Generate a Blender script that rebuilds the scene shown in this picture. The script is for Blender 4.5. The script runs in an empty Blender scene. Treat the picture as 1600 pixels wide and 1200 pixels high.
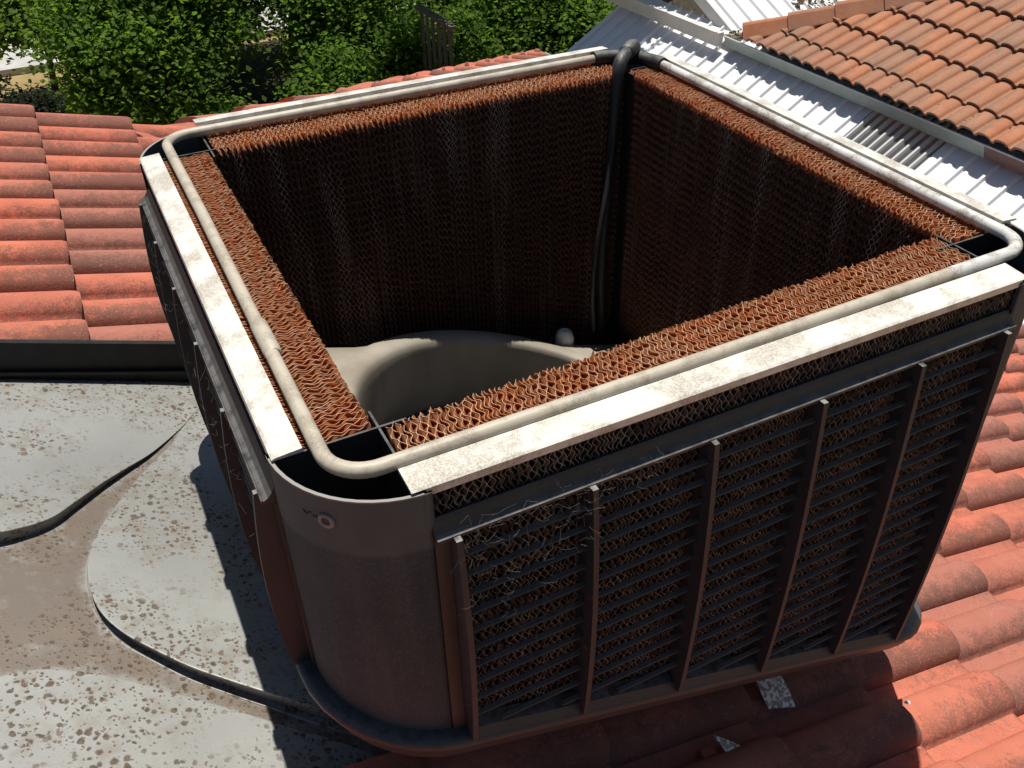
import bpy, bmesh, math, random
import numpy as np
from mathutils import Vector, Matrix

random.seed(7)
rng = np.random.default_rng(11)
rad = math.radians
scene = bpy.context.scene
COL = scene.collection
ZO = 4.6            # height of the cooler rim above the ground
# ------------------------------------------------------------------ camera
cd = bpy.data.cameras.new('camera')
cam = bpy.data.objects.new('camera', cd)
COL.objects.link(cam)
cd.sensor_width = 36.0
cd.lens = 36.0 * 1415.69 / 1600.0
cd.clip_start, cd.clip_end = 0.02, 500
right = (0.89307454, -0.44956862, -0.0174906)
down = (-0.2839696, -0.53310333, -0.79697058)
fwd = (0.34896867, 0.71672093, -0.60376484)
cam.matrix_world = Matrix(((right[0], -down[0], -fwd[0], -0.14079),
                           (right[1], -down[1], -fwd[1], -0.71794),
                           (right[2], -down[2], -fwd[2], 0.65448 + ZO),
                           (0, 0, 0, 1)))
scene.camera = cam
# ------------------------------------------------------------------ sky and sun
SUN = Vector((0.10, 0.19, 1.0)).normalized()
elev = math.asin(SUN.z)
azim = math.atan2(SUN.x, SUN.y)
world = bpy.data.worlds.new('World')
scene.world = world
world.use_nodes = True
wn = world.node_tree.nodes
sky = wn.new('ShaderNodeTexSky')
sky.sky_type = 'NISHITA'
sky.sun_disc = False
sky.sun_elevation = elev
sky.sun_rotation = azim
sky.altitude = 50
sky.air_density = 1.0
sky.dust_density = 0.6
sky.ozone_density = 1.5
world.node_tree.links.new(sky.outputs[0], wn['Background'].inputs[0])
wn['Background'].inputs[1].default_value = 0.05
sd = bpy.data.lights.new('sun', 'SUN')
sd.energy = 5.0
sd.angle = rad(0.53)
sd.color = (1.0, 0.955, 0.88)
sun = bpy.data.objects.new('sun', sd)
COL.objects.link(sun)
sun.rotation_euler = (-SUN).to_track_quat('-Z', 'Y').to_euler()
sun.location = (2, 4, 20)
# ------------------------------------------------------------------ exposure
vs = scene.view_settings
vs.view_transform = 'Standard'
vs.look = 'None'
vs.exposure = 0.1
vs.gamma = 1.0
vs.use_curve_mapping = False
scene.cycles.max_bounces = 6
scene.cycles.diffuse_bounces = 3
scene.cycles.transmission_bounces = 4
scene.cycles.transparent_max_bounces = 6


# ================================================================== helpers
class MB:
    """collects faces; build() links them as one mesh object"""
    def __init__(self):
        self.v, self.f, self.s = [], [], []

    def add(self, verts, faces, smooth=False):
        o = len(self.v)
        self.v.extend([tuple(p) for p in verts])
        self.f.extend([tuple(i + o for i in f) for f in faces])
        self.s.extend([smooth] * len(faces))
        return self

    def box(self, x0, x1, y0, y1, z0, z1):
        v = [(x, y, z) for x in (x0, x1) for y in (y0, y1) for z in (z0, z1)]
        return self.add(v, [(0, 1, 3, 2), (4, 6, 7, 5), (0, 4, 5, 1), (2, 3, 7, 6), (0, 2, 6, 4), (1, 5, 7, 3)])

    def hexa(self, a, b):
        """solid between two quads a (4 points) and b (4 points)"""
        return self.add(list(a) + list(b), [(3, 2, 1, 0), (4, 5, 6, 7), (0, 1, 5, 4), (1, 2, 6, 5), (2, 3, 7, 6), (3, 0, 4, 7)])

    def tube(self, pts, r, n=12, caps=True):
        pts = [Vector(p) for p in pts]
        rr = r if isinstance(r, (list, tuple)) else [r] * len(pts)
        rings = []
        t0 = (pts[1] - pts[0]).normalized()
        up = Vector((0, 0, 1)) if abs(t0.z) < 0.9 else Vector((1, 0, 0))
        nrm = (up - t0 * up.dot(t0)).normalized()
        for i, p in enumerate(pts):
            a = pts[max(i - 1, 0)]
            b = pts[min(i + 1, len(pts) - 1)]
            t = (b - a).normalized()
            nrm = (nrm - t * nrm.dot(t)).normalized()
            bi = t.cross(nrm)
            rings.append([p + (nrm * math.cos(k * 2 * math.pi / n) + bi * math.sin(k * 2 * math.pi / n)) * rr[i] for k in range(n)])
        v = [q for ring in rings for q in ring]
        f = [(i * n + k, i * n + (k + 1) % n, (i + 1) * n + (k + 1) % n, (i + 1) * n + k)
             for i in range(len(pts) - 1) for k in range(n)]
        self.add(v, f, True)
        if caps:
            self.add(rings[0], [tuple(range(n))[::-1]])
            self.add(rings[-1], [tuple(range(n))])
        return self

    def loft(self, rings, smooth=True, closed=True):
        n = len(rings[0])
        v = [q for r in rings for q in r]
        f = [(i * n + j, i * n + (j + 1) % n, (i + 1) * n + (j + 1) % n, (i + 1) * n + j)
             for i in range(len(rings) - 1) for j in range(n if closed else n - 1)]
        return self.add(v, f, smooth)

    def mesh(self, name, mat):
        me = bpy.data.meshes.new(name)
        me.from_pydata(self.v, [], self.f)
        me.polygons.foreach_set('use_smooth', self.s)
        if mat:
            me.materials.append(mat)
        me.update()
        return me

    def build(self, name, mat, parent=None):
        return link(name, self.mesh(name, mat), parent)


def link(name, me, parent=None):
    o = bpy.data.objects.new(name, me)
    COL.objects.link(o)
    if parent:
        o.parent = parent
    return o


def tag(o, label=None, cat=None, group=None, kind=None):
    for k, v in (('label', label), ('category', cat), ('group', group), ('kind', kind)):
        if v:
            o[k] = v
    return o


def thing(name, label, cat, loc=(0, 0, 0), group=None):
    """Empty at the base; parts are modelled in world space, so keep it at the origin frame"""
    o = bpy.data.objects.new(name, None)
    COL.objects.link(o)
    o.location = loc
    o.empty_display_size = 0.1
    return tag(o, label, cat, group)


def W(u, v, z):
    return (u, v, z + ZO)


# ------------------------------------------------------------------ materials
class NT:
    def __init__(self, name, rough=0.6, spec=0.4):
        self.m = bpy.data.materials.new(name)
        self.m.use_nodes = True
        self.t = self.m.node_tree
        self.b = self.t.nodes['Principled BSDF']
        self.b.inputs['Roughness'].default_value = rough
        self.b.inputs['Specular IOR Level'].default_value = spec
        self._pos = None

    def n(self, typ, **kw):
        nd = self.t.nodes.new(typ)
        for k, v in kw.items():
            if k.startswith('i_'):
                key = k[2:].replace('_', ' ')
                self.put(nd.inputs[int(key)] if key.isdigit() else nd.inputs[key], v)
            else:
                setattr(nd, k, v)
        return nd

    def put(self, inp, v):
        if isinstance(v, bpy.types.NodeSocket):
            self.t.links.new(v, inp)
        elif isinstance(v, (tuple, list)) and len(v) == 3 and inp.type == 'RGBA':
            inp.default_value = (*v, 1)
        else:
            inp.default_value = v

    @property
    def pos(self):
        if self._pos is None:
            self._pos = self.n('ShaderNodeNewGeometry')
        return self._pos.outputs['Position']

    def noise(self, scale, detail=3, rough=0.55, vec=None, stretch=None):
        vec = vec or self.pos
        if stretch:
            vec = self.n('ShaderNodeVectorMath', operation='MULTIPLY', i_0=vec, i_1=stretch).outputs[0]
        return self.n('ShaderNodeTexNoise', i_Vector=vec, i_Scale=scale, i_Detail=detail, i_Roughness=rough).outputs['Fac']

    def ramp(self, fac, a, b, lo=0.0, hi=1.0):
        return self.n('ShaderNodeMapRange', interpolation_type='SMOOTHSTEP', i_Value=fac, i_1=a, i_2=b, i_3=lo, i_4=hi).outputs[0]

    def math(self, op, a, b=0.0, c=0.0):
        return self.n('ShaderNodeMath', operation=op, i_0=a, i_1=b, i_2=c).outputs[0]

    def mix(self, fac, a, b, mode='MIX'):
        nd = self.n('ShaderNodeMix', data_type='RGBA', blend_type=mode)
        self.put(nd.inputs['Factor'], fac)
        self.put(nd.inputs['A'], a)
        self.put(nd.inputs['B'], b)
        return nd.outputs['Result']

    def attr(self, name):
        return self.n('ShaderNodeAttribute', attribute_name=name).outputs['Fac']

    def axis(self, k, vec=None):
        return self.n('ShaderNodeSeparateXYZ', i_0=vec or self.pos).outputs[k]

    def up(self):
        g = self.n('ShaderNodeNewGeometry')
        return self.n('ShaderNodeSeparateXYZ', i_0=g.outputs['Normal']).outputs[2]

    def rnd(self):
        return self.n('ShaderNodeObjectInfo').outputs['Random']

    def col(self, c):
        self.put(self.b.inputs['Base Color'], c)
        return self

    def rough(self, r):
        self.put(self.b.inputs['Roughness'], r)
        return self

    def bump(self, h, dist=0.002, strength=0.6):
        nd = self.n('ShaderNodeBump', i_Height=h, i_Distance=dist, i_Strength=strength)
        self.put(self.b.inputs['Normal'], nd.outputs[0])
        return self


def tile_material(name, bright, base, dull, dark, pale, wearamt):
    k = NT(name, 0.9, 0.2)
    n1 = k.noise(5.5, 5, 0.65)
    n2 = k.noise(38, 5, 0.7)
    n3 = k.noise(170, 4, 0.75)
    n4 = k.noise(2.3, 3)
    nf = k.noise(520, 2, 0.6)
    c = k.mix(k.ramp(n1, 0.35, 0.68), base, bright)
    c = k.mix(k.math('MULTIPLY', k.math('POWER', k.rnd(), 1.5), 0.95), c, dull)
    c = k.mix(k.ramp(k.noise(3.3, 5, 0.7), 0.50, 0.68, 0.0, 0.45), c, dull)
    wear = k.attr('wear')
    w = k.math('ADD', wear, k.math('MULTIPLY', k.math('SUBTRACT', n2, 0.5), 1.5))
    w = k.math('ADD', w, k.math('MULTIPLY', k.math('SUBTRACT', n4, 0.5), 1.5))
    w = k.math('ADD', w, k.math('MULTIPLY', k.math('SUBTRACT', n3, 0.5), 2.2))
    c = k.mix(k.math('MULTIPLY', k.ramp(w, 0.22, 0.95), wearamt), c, dark)
    sp = k.math('MULTIPLY', k.ramp(n3, 0.56, 0.66), k.ramp(k.noise(9, 4, 0.7), 0.38, 0.62))
    c = k.mix(k.math('MULTIPLY', sp, 0.42), c, pale)
    sp2 = k.math('MULTIPLY', k.ramp(nf, 0.58, 0.68), k.ramp(k.noise(13, 3), 0.40, 0.6))
    c = k.mix(k.math('MULTIPLY', sp2, 0.6), c, (0.06, 0.04, 0.035))
    k.col(c)
    k.bump(k.math('ADD', n3, k.math('MULTIPLY', n2, 1.5)), 0.0022, 0.7)
    return k.m


M = {}
M['tile'] = tile_material('red_tile', (0.63, 0.185, 0.108), (0.50, 0.138, 0.086), (0.37, 0.155, 0.115),
                          (0.145, 0.075, 0.058), (0.72, 0.48, 0.38), 0.80)
M['tile2'] = tile_material('orange_tile', (0.50, 0.21, 0.11), (0.41, 0.165, 0.085), (0.35, 0.19, 0.125),
                           (0.20, 0.145, 0.11), (0.72, 0.52, 0.36), 0.75)


def plain(name, c1, c2, scale=8, rough=0.6, spec=0.4, lo=0.35, hi=0.65, bump=0.0, metal=0.0, stretch=None):
    k = NT(name, rough, spec)
    n = k.noise(scale, 5, 0.6, stretch=stretch)
    k.col(k.mix(k.ramp(n, lo, hi), c1, c2))
    k.b.inputs['Metallic'].default_value = metal
    if bump:
        k.bump(k.noise(scale * 6, 3), bump, 0.6)
    return k.m


M['deck'] = plain('roof_deck', (0.03, 0.025, 0.02), (0.05, 0.04, 0.03))
M['mortar'] = plain('mortar', (0.25, 0.2, 0.17), (0.33, 0.27, 0.23), 20)


def flashing_material():
    k = NT('weathered_zinc', 0.42, 0.5)
    val = k.attr('valley')
    base = k.mix(k.ramp(k.noise(3.0, 5), 0.3, 0.7), (0.34, 0.348, 0.330), (0.27, 0.273, 0.257))
    fine = k.noise(900, 2)
    base = k.mix(k.math('MULTIPLY', k.ramp(fine, 0.45, 0.7), 0.25), base, (0.18, 0.17, 0.15))
    # brown bloom where water sits
    bl = k.math('ADD', k.math('MULTIPLY', val, 0.80), k.math('MULTIPLY', k.math('SUBTRACT', k.noise(16, 8, 0.78), 0.5), 1.9))
    base = k.mix(k.math('MULTIPLY', k.ramp(bl, 0.15, 0.75), 0.9), base, (0.15, 0.115, 0.088))
    # lichen / rust spots of many sizes
    clump = k.ramp(k.noise(4.2, 4), 0.36, 0.52)
    warp = k.n('ShaderNodeVectorMath', operation='ADD', i_0=k.pos,
               i_1=k.n('ShaderNodeVectorMath', operation='SCALE',
                       i_0=k.n('ShaderNodeTexNoise', i_Vector=k.pos, i_Scale=75.0, i_Detail=3.0).outputs['Color'], i_Scale=0.012).outputs[0]).outputs[0]
    tot = None
    for sc, rmax, off in ((85, 0.50, 0.10), (150, 0.46, 0.25), (60, 0.44, 0.40)):
        vo = k.n('ShaderNodeTexVoronoi', i_Vector=warp, i_Scale=sc)
        rr = k.n('ShaderNodeSeparateColor', i_0=vo.outputs['Color']).outputs[0]
        r = k.math('MULTIPLY', k.math('SUBTRACT', rr, off), rmax / (1 - off))
        s = k.ramp(k.math('SUBTRACT', vo.outputs['Distance'], r), 0.09, -0.14)
        tot = s if tot is None else k.math('MAXIMUM', tot, s)
    spots = k.math('MULTIPLY', tot, clump)
    sc_ = k.mix(k.ramp(k.noise(160, 3), 0.4, 0.6), (0.060, 0.042, 0.028), (0.14, 0.092, 0.055))
    halo = k.math('MULTIPLY', k.ramp(k.noise(30, 4), 0.45, 0.7), clump)
    base = k.mix(k.math('MULTIPLY', halo, 0.45), base, (0.20, 0.155, 0.105))
    base = k.mix(k.math('MULTIPLY', spots, 0.9), base, sc_)
    k.col(base)
    k.b.inputs['Metallic'].default_value = 0.15
    k.rough(k.math('ADD', 0.42, k.math('MULTIPLY', spots, 0.4)))
    k.bump(k.math('ADD', fine, spots), 0.0006, 0.5)
    return k.m


M['flash'] = flashing_material()
M['black'] = plain('black_flashing', (0.012, 0.012, 0.013), (0.022, 0.02, 0.02), 30, 0.55, 0.3)


def plastic_material(name, c1, c2, dust, rough=0.55, dustup=0.75):
    k = NT(name, rough, 0.45)
    c = k.mix(k.ramp(k.noise(6, 5, 0.6), 0.3, 0.7), c1, c2)
    c = k.mix(k.math('MULTIPLY', k.ramp(k.noise(240, 3), 0.5, 0.72), 0.35), c, dust)
    streak = k.ramp(k.noise(26, 4, 0.6, stretch=(1, 1, 0.06)), 0.52, 0.75)
    c = k.mix(k.math('MULTIPLY', streak, 0.25), c, dust)
    d = k.math('MULTIPLY', k.ramp(k.up(), 0.45, 0.95), k.ramp(k.noise(60, 4), 0.25, 0.6))
    c = k.mix(k.math('MULTIPLY', d, dustup), c, (0.33, 0.32, 0.30))
    k.col(c)
    k.bump(k.noise(500, 2), 0.0004, 0.5)
    return k.m


M['plastic'] = plastic_material('dusty_brown_plastic', (0.023, 0.030, 0.036), (0.032, 0.041, 0.048), (0.065, 0.071, 0.074))
M['slat'] = plastic_material('dark_grey_plastic', (0.026, 0.027, 0.028), (0.038, 0.038, 0.038), (0.06, 0.055, 0.05), 0.55, 0.08)
M['frame'] = plastic_material('grey_plastic_frame', (0.034, 0.032, 0.032), (0.046, 0.043, 0.042), (0.08, 0.075, 0.07), 0.5, 0.35)
M['inner'] = plastic_material('black_plastic', (0.018, 0.017, 0.017), (0.026, 0.024, 0.023), (0.05, 0.045, 0.04), 0.5, 0.25)
M['tray'] = plastic_material('slate_plastic', (0.028, 0.034, 0.040), (0.040, 0.047, 0.053), (0.08, 0.083, 0.085), 0.5, 0.15)


def corner_material():
    k = NT('corner_plastic', 0.8, 0.22)
    z = k.axis(2)
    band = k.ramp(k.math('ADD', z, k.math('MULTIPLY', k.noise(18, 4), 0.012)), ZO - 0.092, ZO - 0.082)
    c = k.mix(k.ramp(k.noise(7, 5, 0.6), 0.3, 0.7), (0.042, 0.052, 0.059), (0.060, 0.071, 0.078))
    c = k.mix(k.math('MULTIPLY', k.ramp(k.noise(300, 3), 0.5, 0.7), 0.45), c, (0.125, 0.13, 0.135))
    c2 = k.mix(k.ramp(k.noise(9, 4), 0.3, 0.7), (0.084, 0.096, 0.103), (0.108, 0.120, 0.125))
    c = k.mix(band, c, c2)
    st = k.ramp(k.noise(24, 4, 0.6, stretch=(1, 1, 0.05)), 0.5, 0.75)
    c = k.mix(k.math('MULTIPLY', st, 0.3), c, (0.125, 0.13, 0.135))
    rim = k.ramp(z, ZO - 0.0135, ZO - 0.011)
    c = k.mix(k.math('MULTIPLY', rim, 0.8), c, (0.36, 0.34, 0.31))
    k.col(c)
    k.bump(k.noise(600, 2), 0.0003, 0.5)
    return k.m


M['corner'] = corner_material()


def dusty_white(name, white, dirt, amt, scale, rough=0.35, lo=0.45, hi=0.62):
    k = NT(name, rough, 0.5)
    d = k.math('MULTIPLY', k.ramp(k.noise(scale, 6, 0.7), lo, hi), k.ramp(k.noise(380, 3, 0.7), 0.38, 0.62, 0.35, 1.0))
    c = k.mix(k.math('MULTIPLY', d, amt), white, dirt)
    k.col(c)
    k.bump(k.noise(300, 3), 0.0005, 0.5)
    return k.m


M['cap'] = dusty_white('cream_painted_metal', (0.74, 0.715, 0.65), (0.34, 0.285, 0.21), 0.85, 13, 0.35, 0.42, 0.60)
M['pipe_dusty'] = dusty_white('dusty_pipe', (0.50, 0.445, 0.355), (0.27, 0.225, 0.165), 0.8, 22, 0.5)
M['pipe_white'] = dusty_white('stained_white_pipe', (0.66, 0.65, 0.62), (0.27, 0.22, 0.15), 0.95, 26, 0.45, 0.44, 0.60)
M['black_pipe'] = plastic_material('black_poly_pipe', (0.020, 0.020, 0.021), (0.030, 0.029, 0.029), (0.07, 0.066, 0.062), 0.5, 0.4)


def pad_material(name, ax, edge):
    """ edge False: the fluted paper itself; True: its cut, dusty edges """
    k = NT(name, 0.9, 0.12)
    c = k.axis(ax)
    d = k.math('SUBTRACT', k.math('ABSOLUTE', k.math('SUBTRACT', c, 0.53)), 0.52)
    z = k.axis(2)
    if edge:
        outer = k.ramp(d, 0.05, 0.055)
        streak = k.ramp(k.noise(15, 4, 0.65, stretch=(1, 1, 0.10)), 0.47, 0.66)
        col = k.mix(streak, (0.13, 0.09, 0.07), (0.64, 0.50, 0.41))
        col = k.mix(outer, col, k.mix(k.ramp(k.noise(22, 4), 0.4, 0.65), (0.43, 0.355, 0.31), (0.11, 0.09, 0.08)))
        top_rim = k.ramp(k.math('ADD', z, k.math('MULTIPLY', k.noise(60, 3), 0.006)), ZO - 0.0145, ZO - 0.0115)  # topmost rim of the cut edges, in paler orange tones
        col = k.mix(top_rim, col, k.mix(k.ramp(k.noise(30, 4), 0.35, 0.65), (0.70, 0.47, 0.30), (0.52, 0.27, 0.135)))
        k.col(col)
        return k.m
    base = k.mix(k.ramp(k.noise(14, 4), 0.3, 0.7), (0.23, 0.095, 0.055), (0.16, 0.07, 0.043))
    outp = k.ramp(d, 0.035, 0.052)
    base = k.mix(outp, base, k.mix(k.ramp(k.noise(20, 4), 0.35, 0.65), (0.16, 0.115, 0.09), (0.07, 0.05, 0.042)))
    top_band = k.ramp(k.math('ADD', z, k.math('MULTIPLY', k.noise(40, 3), 0.014)), ZO - 0.022, ZO - 0.006)  # band along the top of the sheets, more orange than below
    base = k.mix(top_band, base, k.mix(k.ramp(k.noise(25, 4), 0.35, 0.65), (0.54, 0.165, 0.055), (0.52, 0.25, 0.125)))
    k.col(base)
    # thin wet-strength paper lets some light through
    tr = k.n('ShaderNodeBsdfTranslucent', i_Color=(0.50, 0.10, 0.02, 1))
    mx = k.n('ShaderNodeMixShader', i_0=k.math('MULTIPLY', top_band, 0.28), i_1=k.b.outputs[0], i_2=tr.outputs[0])
    k.t.links.new(mx.outputs[0], k.t.nodes['Material Output'].inputs['Surface'])
    return k.m


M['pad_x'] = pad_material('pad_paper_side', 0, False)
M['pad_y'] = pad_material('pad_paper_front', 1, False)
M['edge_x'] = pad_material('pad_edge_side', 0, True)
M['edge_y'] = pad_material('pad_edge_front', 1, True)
M['cowl'] = plain('dusty_grey_cowl', (0.37, 0.335, 0.275), (0.27, 0.24, 0.19), 7, 0.6, 0.35, bump=0.0006, stretch=(1, 1, 0.3))
M['steel_white'] = plain('white_painted_steel', (0.82, 0.83, 0.84), (0.77, 0.78, 0.79), 3, 0.35, 0.5)
M['gutter_green'] = plain('pale_green_gutter', (0.34, 0.42, 0.39), (0.28, 0.35, 0.33), 4, 0.4, 0.5)
M['gutter_brown'] = plain('brown_gutter_paint', (0.16, 0.065, 0.05), (0.12, 0.05, 0.04), 8, 0.4, 0.5)
M['gutter_white'] = plain('white_gutter', (0.72, 0.70, 0.66), (0.62, 0.61, 0.58), 6, 0.4, 0.5)
M['cream'] = plain('cream_edge', (0.70, 0.64, 0.48), (0.62, 0.55, 0.40), 9, 0.5)
M['apron'] = plain('grey_apron', (0.52, 0.50, 0.47), (0.42, 0.405, 0.385), 12, 0.5)
M['brick'] = plain('pale_wall', (0.42, 0.33, 0.25), (0.35, 0.27, 0.2), 14, 0.9, 0.2)
M['timber'] = plain('grey_timber', (0.16, 0.135, 0.11), (0.11, 0.092, 0.078), 12, 0.9, 0.2, stretch=(1, 1, 0.15))
M['bark'] = plain('bark', (0.10, 0.075, 0.055), (0.065, 0.05, 0.038), 18, 0.95, 0.15, bump=0.01, stretch=(1, 1, 0.25))
M['grey_rub'] = plain('grey_rubber', (0.26, 0.25, 0.25), (0.2, 0.19, 0.19), 60, 0.6)
M['web'] = plain('cobweb_silk', (0.34, 0.325, 0.30), (0.27, 0.26, 0.24), 60, 0.9, 0.1)
M['foil'] = plain('aged_foil', (0.62, 0.63, 0.65), (0.20, 0.205, 0.22), 110, 0.3, 0.5, 0.44, 0.54, bump=0.002, metal=0.5)
M['white_spot'] = plain('bird_dropping', (0.75, 0.74, 0.70), (0.65, 0.63, 0.58), 60)


def poly_material(name, see):
    k = NT(name, 0.22, 0.5)
    k.col((0.74, 0.75, 0.76))
    gl = k.n('ShaderNodeBsdfTransparent', i_Color=(0.80, 0.82, 0.84, 1))
    mx = k.n('ShaderNodeMixShader', i_0=see, i_1=k.b.outputs[0], i_2=gl.outputs[0])
    k.t.links.new(mx.outputs[0], k.t.nodes['Material Output'].inputs['Surface'])
    return k.m


M['poly'] = poly_material('milky_polycarbonate', 0.25)
M['poly_clear'] = poly_material('clear_polycarbonate', 0.90)


def leaf_material(name, dark, light, trans, tf=0.35):
    k = NT(name, 0.75, 0.12)
    t = k.attr('tint')
    k.col(k.mix(t, dark, light))
    tr = k.n('ShaderNodeBsdfTranslucent', i_Color=(*trans, 1))
    mx = k.n('ShaderNodeMixShader', i_0=tf, i_1=k.b.outputs[0], i_2=tr.outputs[0])
    k.t.links.new(mx.outputs[0], k.t.nodes['Material Output'].inputs['Surface'])
    return k.m


M['leaf_a'] = leaf_material('maple_leaf', (0.030, 0.062, 0.013), (0.125, 0.205, 0.036), (0.22, 0.40, 0.035), 0.42)
M['leaf_b'] = leaf_material('lime_leaf', (0.05, 0.10, 0.018), (0.13, 0.21, 0.035), (0.26, 0.42, 0.04))
M['leaf_c'] = leaf_material('dark_needle', (0.008, 0.014, 0.006), (0.018, 0.026, 0.012), (0.012, 0.02, 0.005), 0.1)
M['leaf_dry'] = leaf_material('dry_leaf', (0.10, 0.06, 0.03), (0.30, 0.20, 0.10), (0.2, 0.12, 0.05), 0.15)


def ground_material():
    k = NT('dry_lawn', 0.95, 0.1)
    c = k.mix(k.ramp(k.noise(1.3, 6, 0.7), 0.35, 0.65), (0.40, 0.29, 0.14), (0.30, 0.22, 0.10))
    c = k.mix(k.math('MULTIPLY', k.ramp(k.noise(0.6, 4), 0.5, 0.7), 0.6), c, (0.16, 0.19, 0.06))
    c = k.mix(k.ramp(k.noise(40, 4), 0.5, 0.8, 0, 0.5), c, (0.16, 0.11, 0.05))
    k.col(c)
    k.bump(k.noise(30, 4), 0.04, 0.6)
    return k.m


M['ground'] = ground_material()
M['road'] = plain('pale_concrete', (0.50, 0.49, 0.47), (0.42, 0.41, 0.39), 2.5, 0.9, 0.2)
M['ground_dark'] = plain('dark_ground', (0.040, 0.034, 0.024), (0.075, 0.062, 0.045), 14, 0.95, 0.1, bump=0.03)  # dark ground colour; one patch of it stands for shade under the trees

# ================================================================== the setting
g = MB().add([(-120, -60, 0), (160, -60, 0), (160, 240, 0), (-120, 240, 0)], [(0, 1, 2, 3)]).build('ground', M['ground'])
tag(g, 'dry straw coloured lawn around the houses', 'ground', kind='structure')
r_ = MB().box(-60, 120, 18.1, 25.5, -0.02, 0.012).build('road', M['road'])
tag(r_, 'pale concrete road beyond the trees', 'road', kind='structure')
kb = MB().box(-60, 120, 17.92, 18.096, -0.02, 0.12).build('kerb', M['road'])
tag(kb, 'pale concrete kerb along the road', 'kerb', kind='structure')
ub_ = MB().box(1.3, 4.4, 10.2, 17.6, -0.02, 0.015).build('tree_shade_patch', M['ground_dark'])  # deep shade under the crowns, put in as a dark ground colour
tag(ub_, 'dark ground patch standing for the deep shade under the trees', 'garden bed', kind='structure')
gb = MB().box(7.5, 16, 8.6, 17.4, -0.02, 0.02).build('ground_patch', M['ground_dark'])  # ground coloured darker than the lawn around it
tag(gb, 'dark ground behind the white gutter', 'garden bed', kind='structure')

# ================================================================== roof tiles
ROLL = 0.155


def roll_profile(rollw, rollh, n=9):
    """profile of a two-roll tile from y=0 down to y=-0.31: list of (y, h, wear)"""
    pts = []
    pan = ROLL - rollw
    for q in range(2):
        y0 = -q * ROLL
        pts.append((y0 - 0.001, 0.003 if q == 0 else 0.0, 0.30))
        pts.append((y0 - pan * 0.55, 0.0, 0.18))
        for i in range(n):
            a = math.pi * i / (n - 1)
            yy = y0 - pan - rollw / 2 + math.cos(a) * rollw / 2
            hh = rollh * (math.sin(a) ** 0.85)
            pts.append((yy, hh, 0.08 + 0.66 * max(0.0, -math.cos(a)) ** 0.6 + (0.28 if q == 1 and i > 3 else 0.0)))
    return pts


def tile_mesh(name, mat, gauge, lap, t, rollw, rollh, n=9):
    prof = roll_profile(rollw, rollh, n)
    L = gauge + lap
    xs = [-L, -gauge * 0.5, -0.05, -0.012, 0.0]
    v, f, wear, sm = [], [], [], []
    for x in xs:
        for (y, h, w) in prof:
            dip = 0.0035 if x == 0.0 else 0.0
            v.append((x, y, h + t * (1 + x / gauge) - dip))
            wear.append(w + (0.22 if x > -0.06 else 0.0) + (0.35 if x == 0 else 0))
    m = len(prof)
    for i in range(len(xs) - 1):
        for j in range(m - 1):
            f.append((i * m + j, (i + 1) * m + j, (i + 1) * m + j + 1, i * m + j + 1)[::-1])
            sm.append(True)
    o = len(v)
    for (y, h, w) in prof:                       # nose of the tile
        v.append((0.0, y, h + t - 0.0035)); wear.append(w + 0.45)
    for (y, h, w) in prof:
        v.append((-0.004, y, h + t * 0.22)); wear.append(w + 0.6)
    for j in range(m - 1):
        f.append((o + j, o + j + 1, o + m + j + 1, o + m + j)); sm.append(False)
    o = len(v)
    for x in (-L, 0.0):                          # lower side edge
        y, h, w = prof[-1]
        zz = h + t * (1 + x / gauge)
        v += [(x, y, zz), (x, y, zz - t * 0.7)]; wear += [0.6, 0.7]
    f.append((o, o + 1, o + 3, o + 2)); sm.append(False)
    me = bpy.data.meshes.new(name)
    me.from_pydata(v, [], f)
    me.polygons.foreach_set('use_smooth', sm)
    at = me.attributes.new('wear', 'FLOAT', 'POINT')
    at.data.foreach_set('value', wear)
    me.materials.append(mat)
    me.update()
    return me


def cut_copy(me, mat4, planes, name):
    """copy of mesh me (placed by mat4) with everything outside the world planes removed; None if nothing is left"""
    bm = bmesh.new()
    bm.from_mesh(me)
    inv = mat4.inverted()
    for co, no in planes:
        lco = inv @ Vector(co)
        lno = (inv.to_3x3() @ Vector(no)).normalized()
        geom = bm.verts[:] + bm.edges[:] + bm.faces[:]
        bmesh.ops.bisect_plane(bm, geom=geom, plane_co=lco, plane_no=lno, clear_outer=True)
    if len(bm.faces) == 0:
        bm.free()
        return None
    m2 = bpy.data.meshes.new(name)
    bm.to_mesh(m2)
    bm.free()
    if not m2.materials:
        m2.materials.append(me.materials[0])
    return m2


# ------------------------------------------------------------------ the red roof under the cooler
TP = 0.336
Z0 = -0.716
AL = math.atan(TP)
GAUGE = 0.32 / math.cos(AL)


def roof_z(u):
    return Z0 - TP * u


HIP = 3.12                                  # v of the hip line at u = 0.05


def hip_v(u):
    return max(3.20, HIP + (u - 0.05))


house = thing('house', 'house with weathered red tiled roof carrying the evaporative cooler', 'house')
EAVE = 3.93
dk = MB()
a = -0.05
dk.add([W(-1.4, -1.6, roof_z(-1.4) + a), W(EAVE, -1.6, roof_z(EAVE) + a), W(EAVE, hip_v(EAVE), roof_z(EAVE) + a),
        W(0.13, 3.2, roof_z(0.13) + a), W(-1.4, 3.2, roof_z(-1.4) + a)], [(0, 1, 2, 3, 4)])
dk.add([W(0.13, 3.2, roof_z(0.13) + a), W(EAVE, hip_v(EAVE), roof_z(EAVE) + a), W(-6, hip_v(EAVE), roof_z(EAVE) + a), W(-1.4, 3.2, roof_z(0.13) + a)], [(0, 1, 2, 3)])
dk.add([W(0.13, 3.2, roof_z(0.13) + a), W(-1.4, 3.2, roof_z(0.13) + a), W(-1.4, 3.2, roof_z(-1.4) + a)], [(0, 1, 2)])
deck = dk.build('roof', M['deck'], house)
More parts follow.
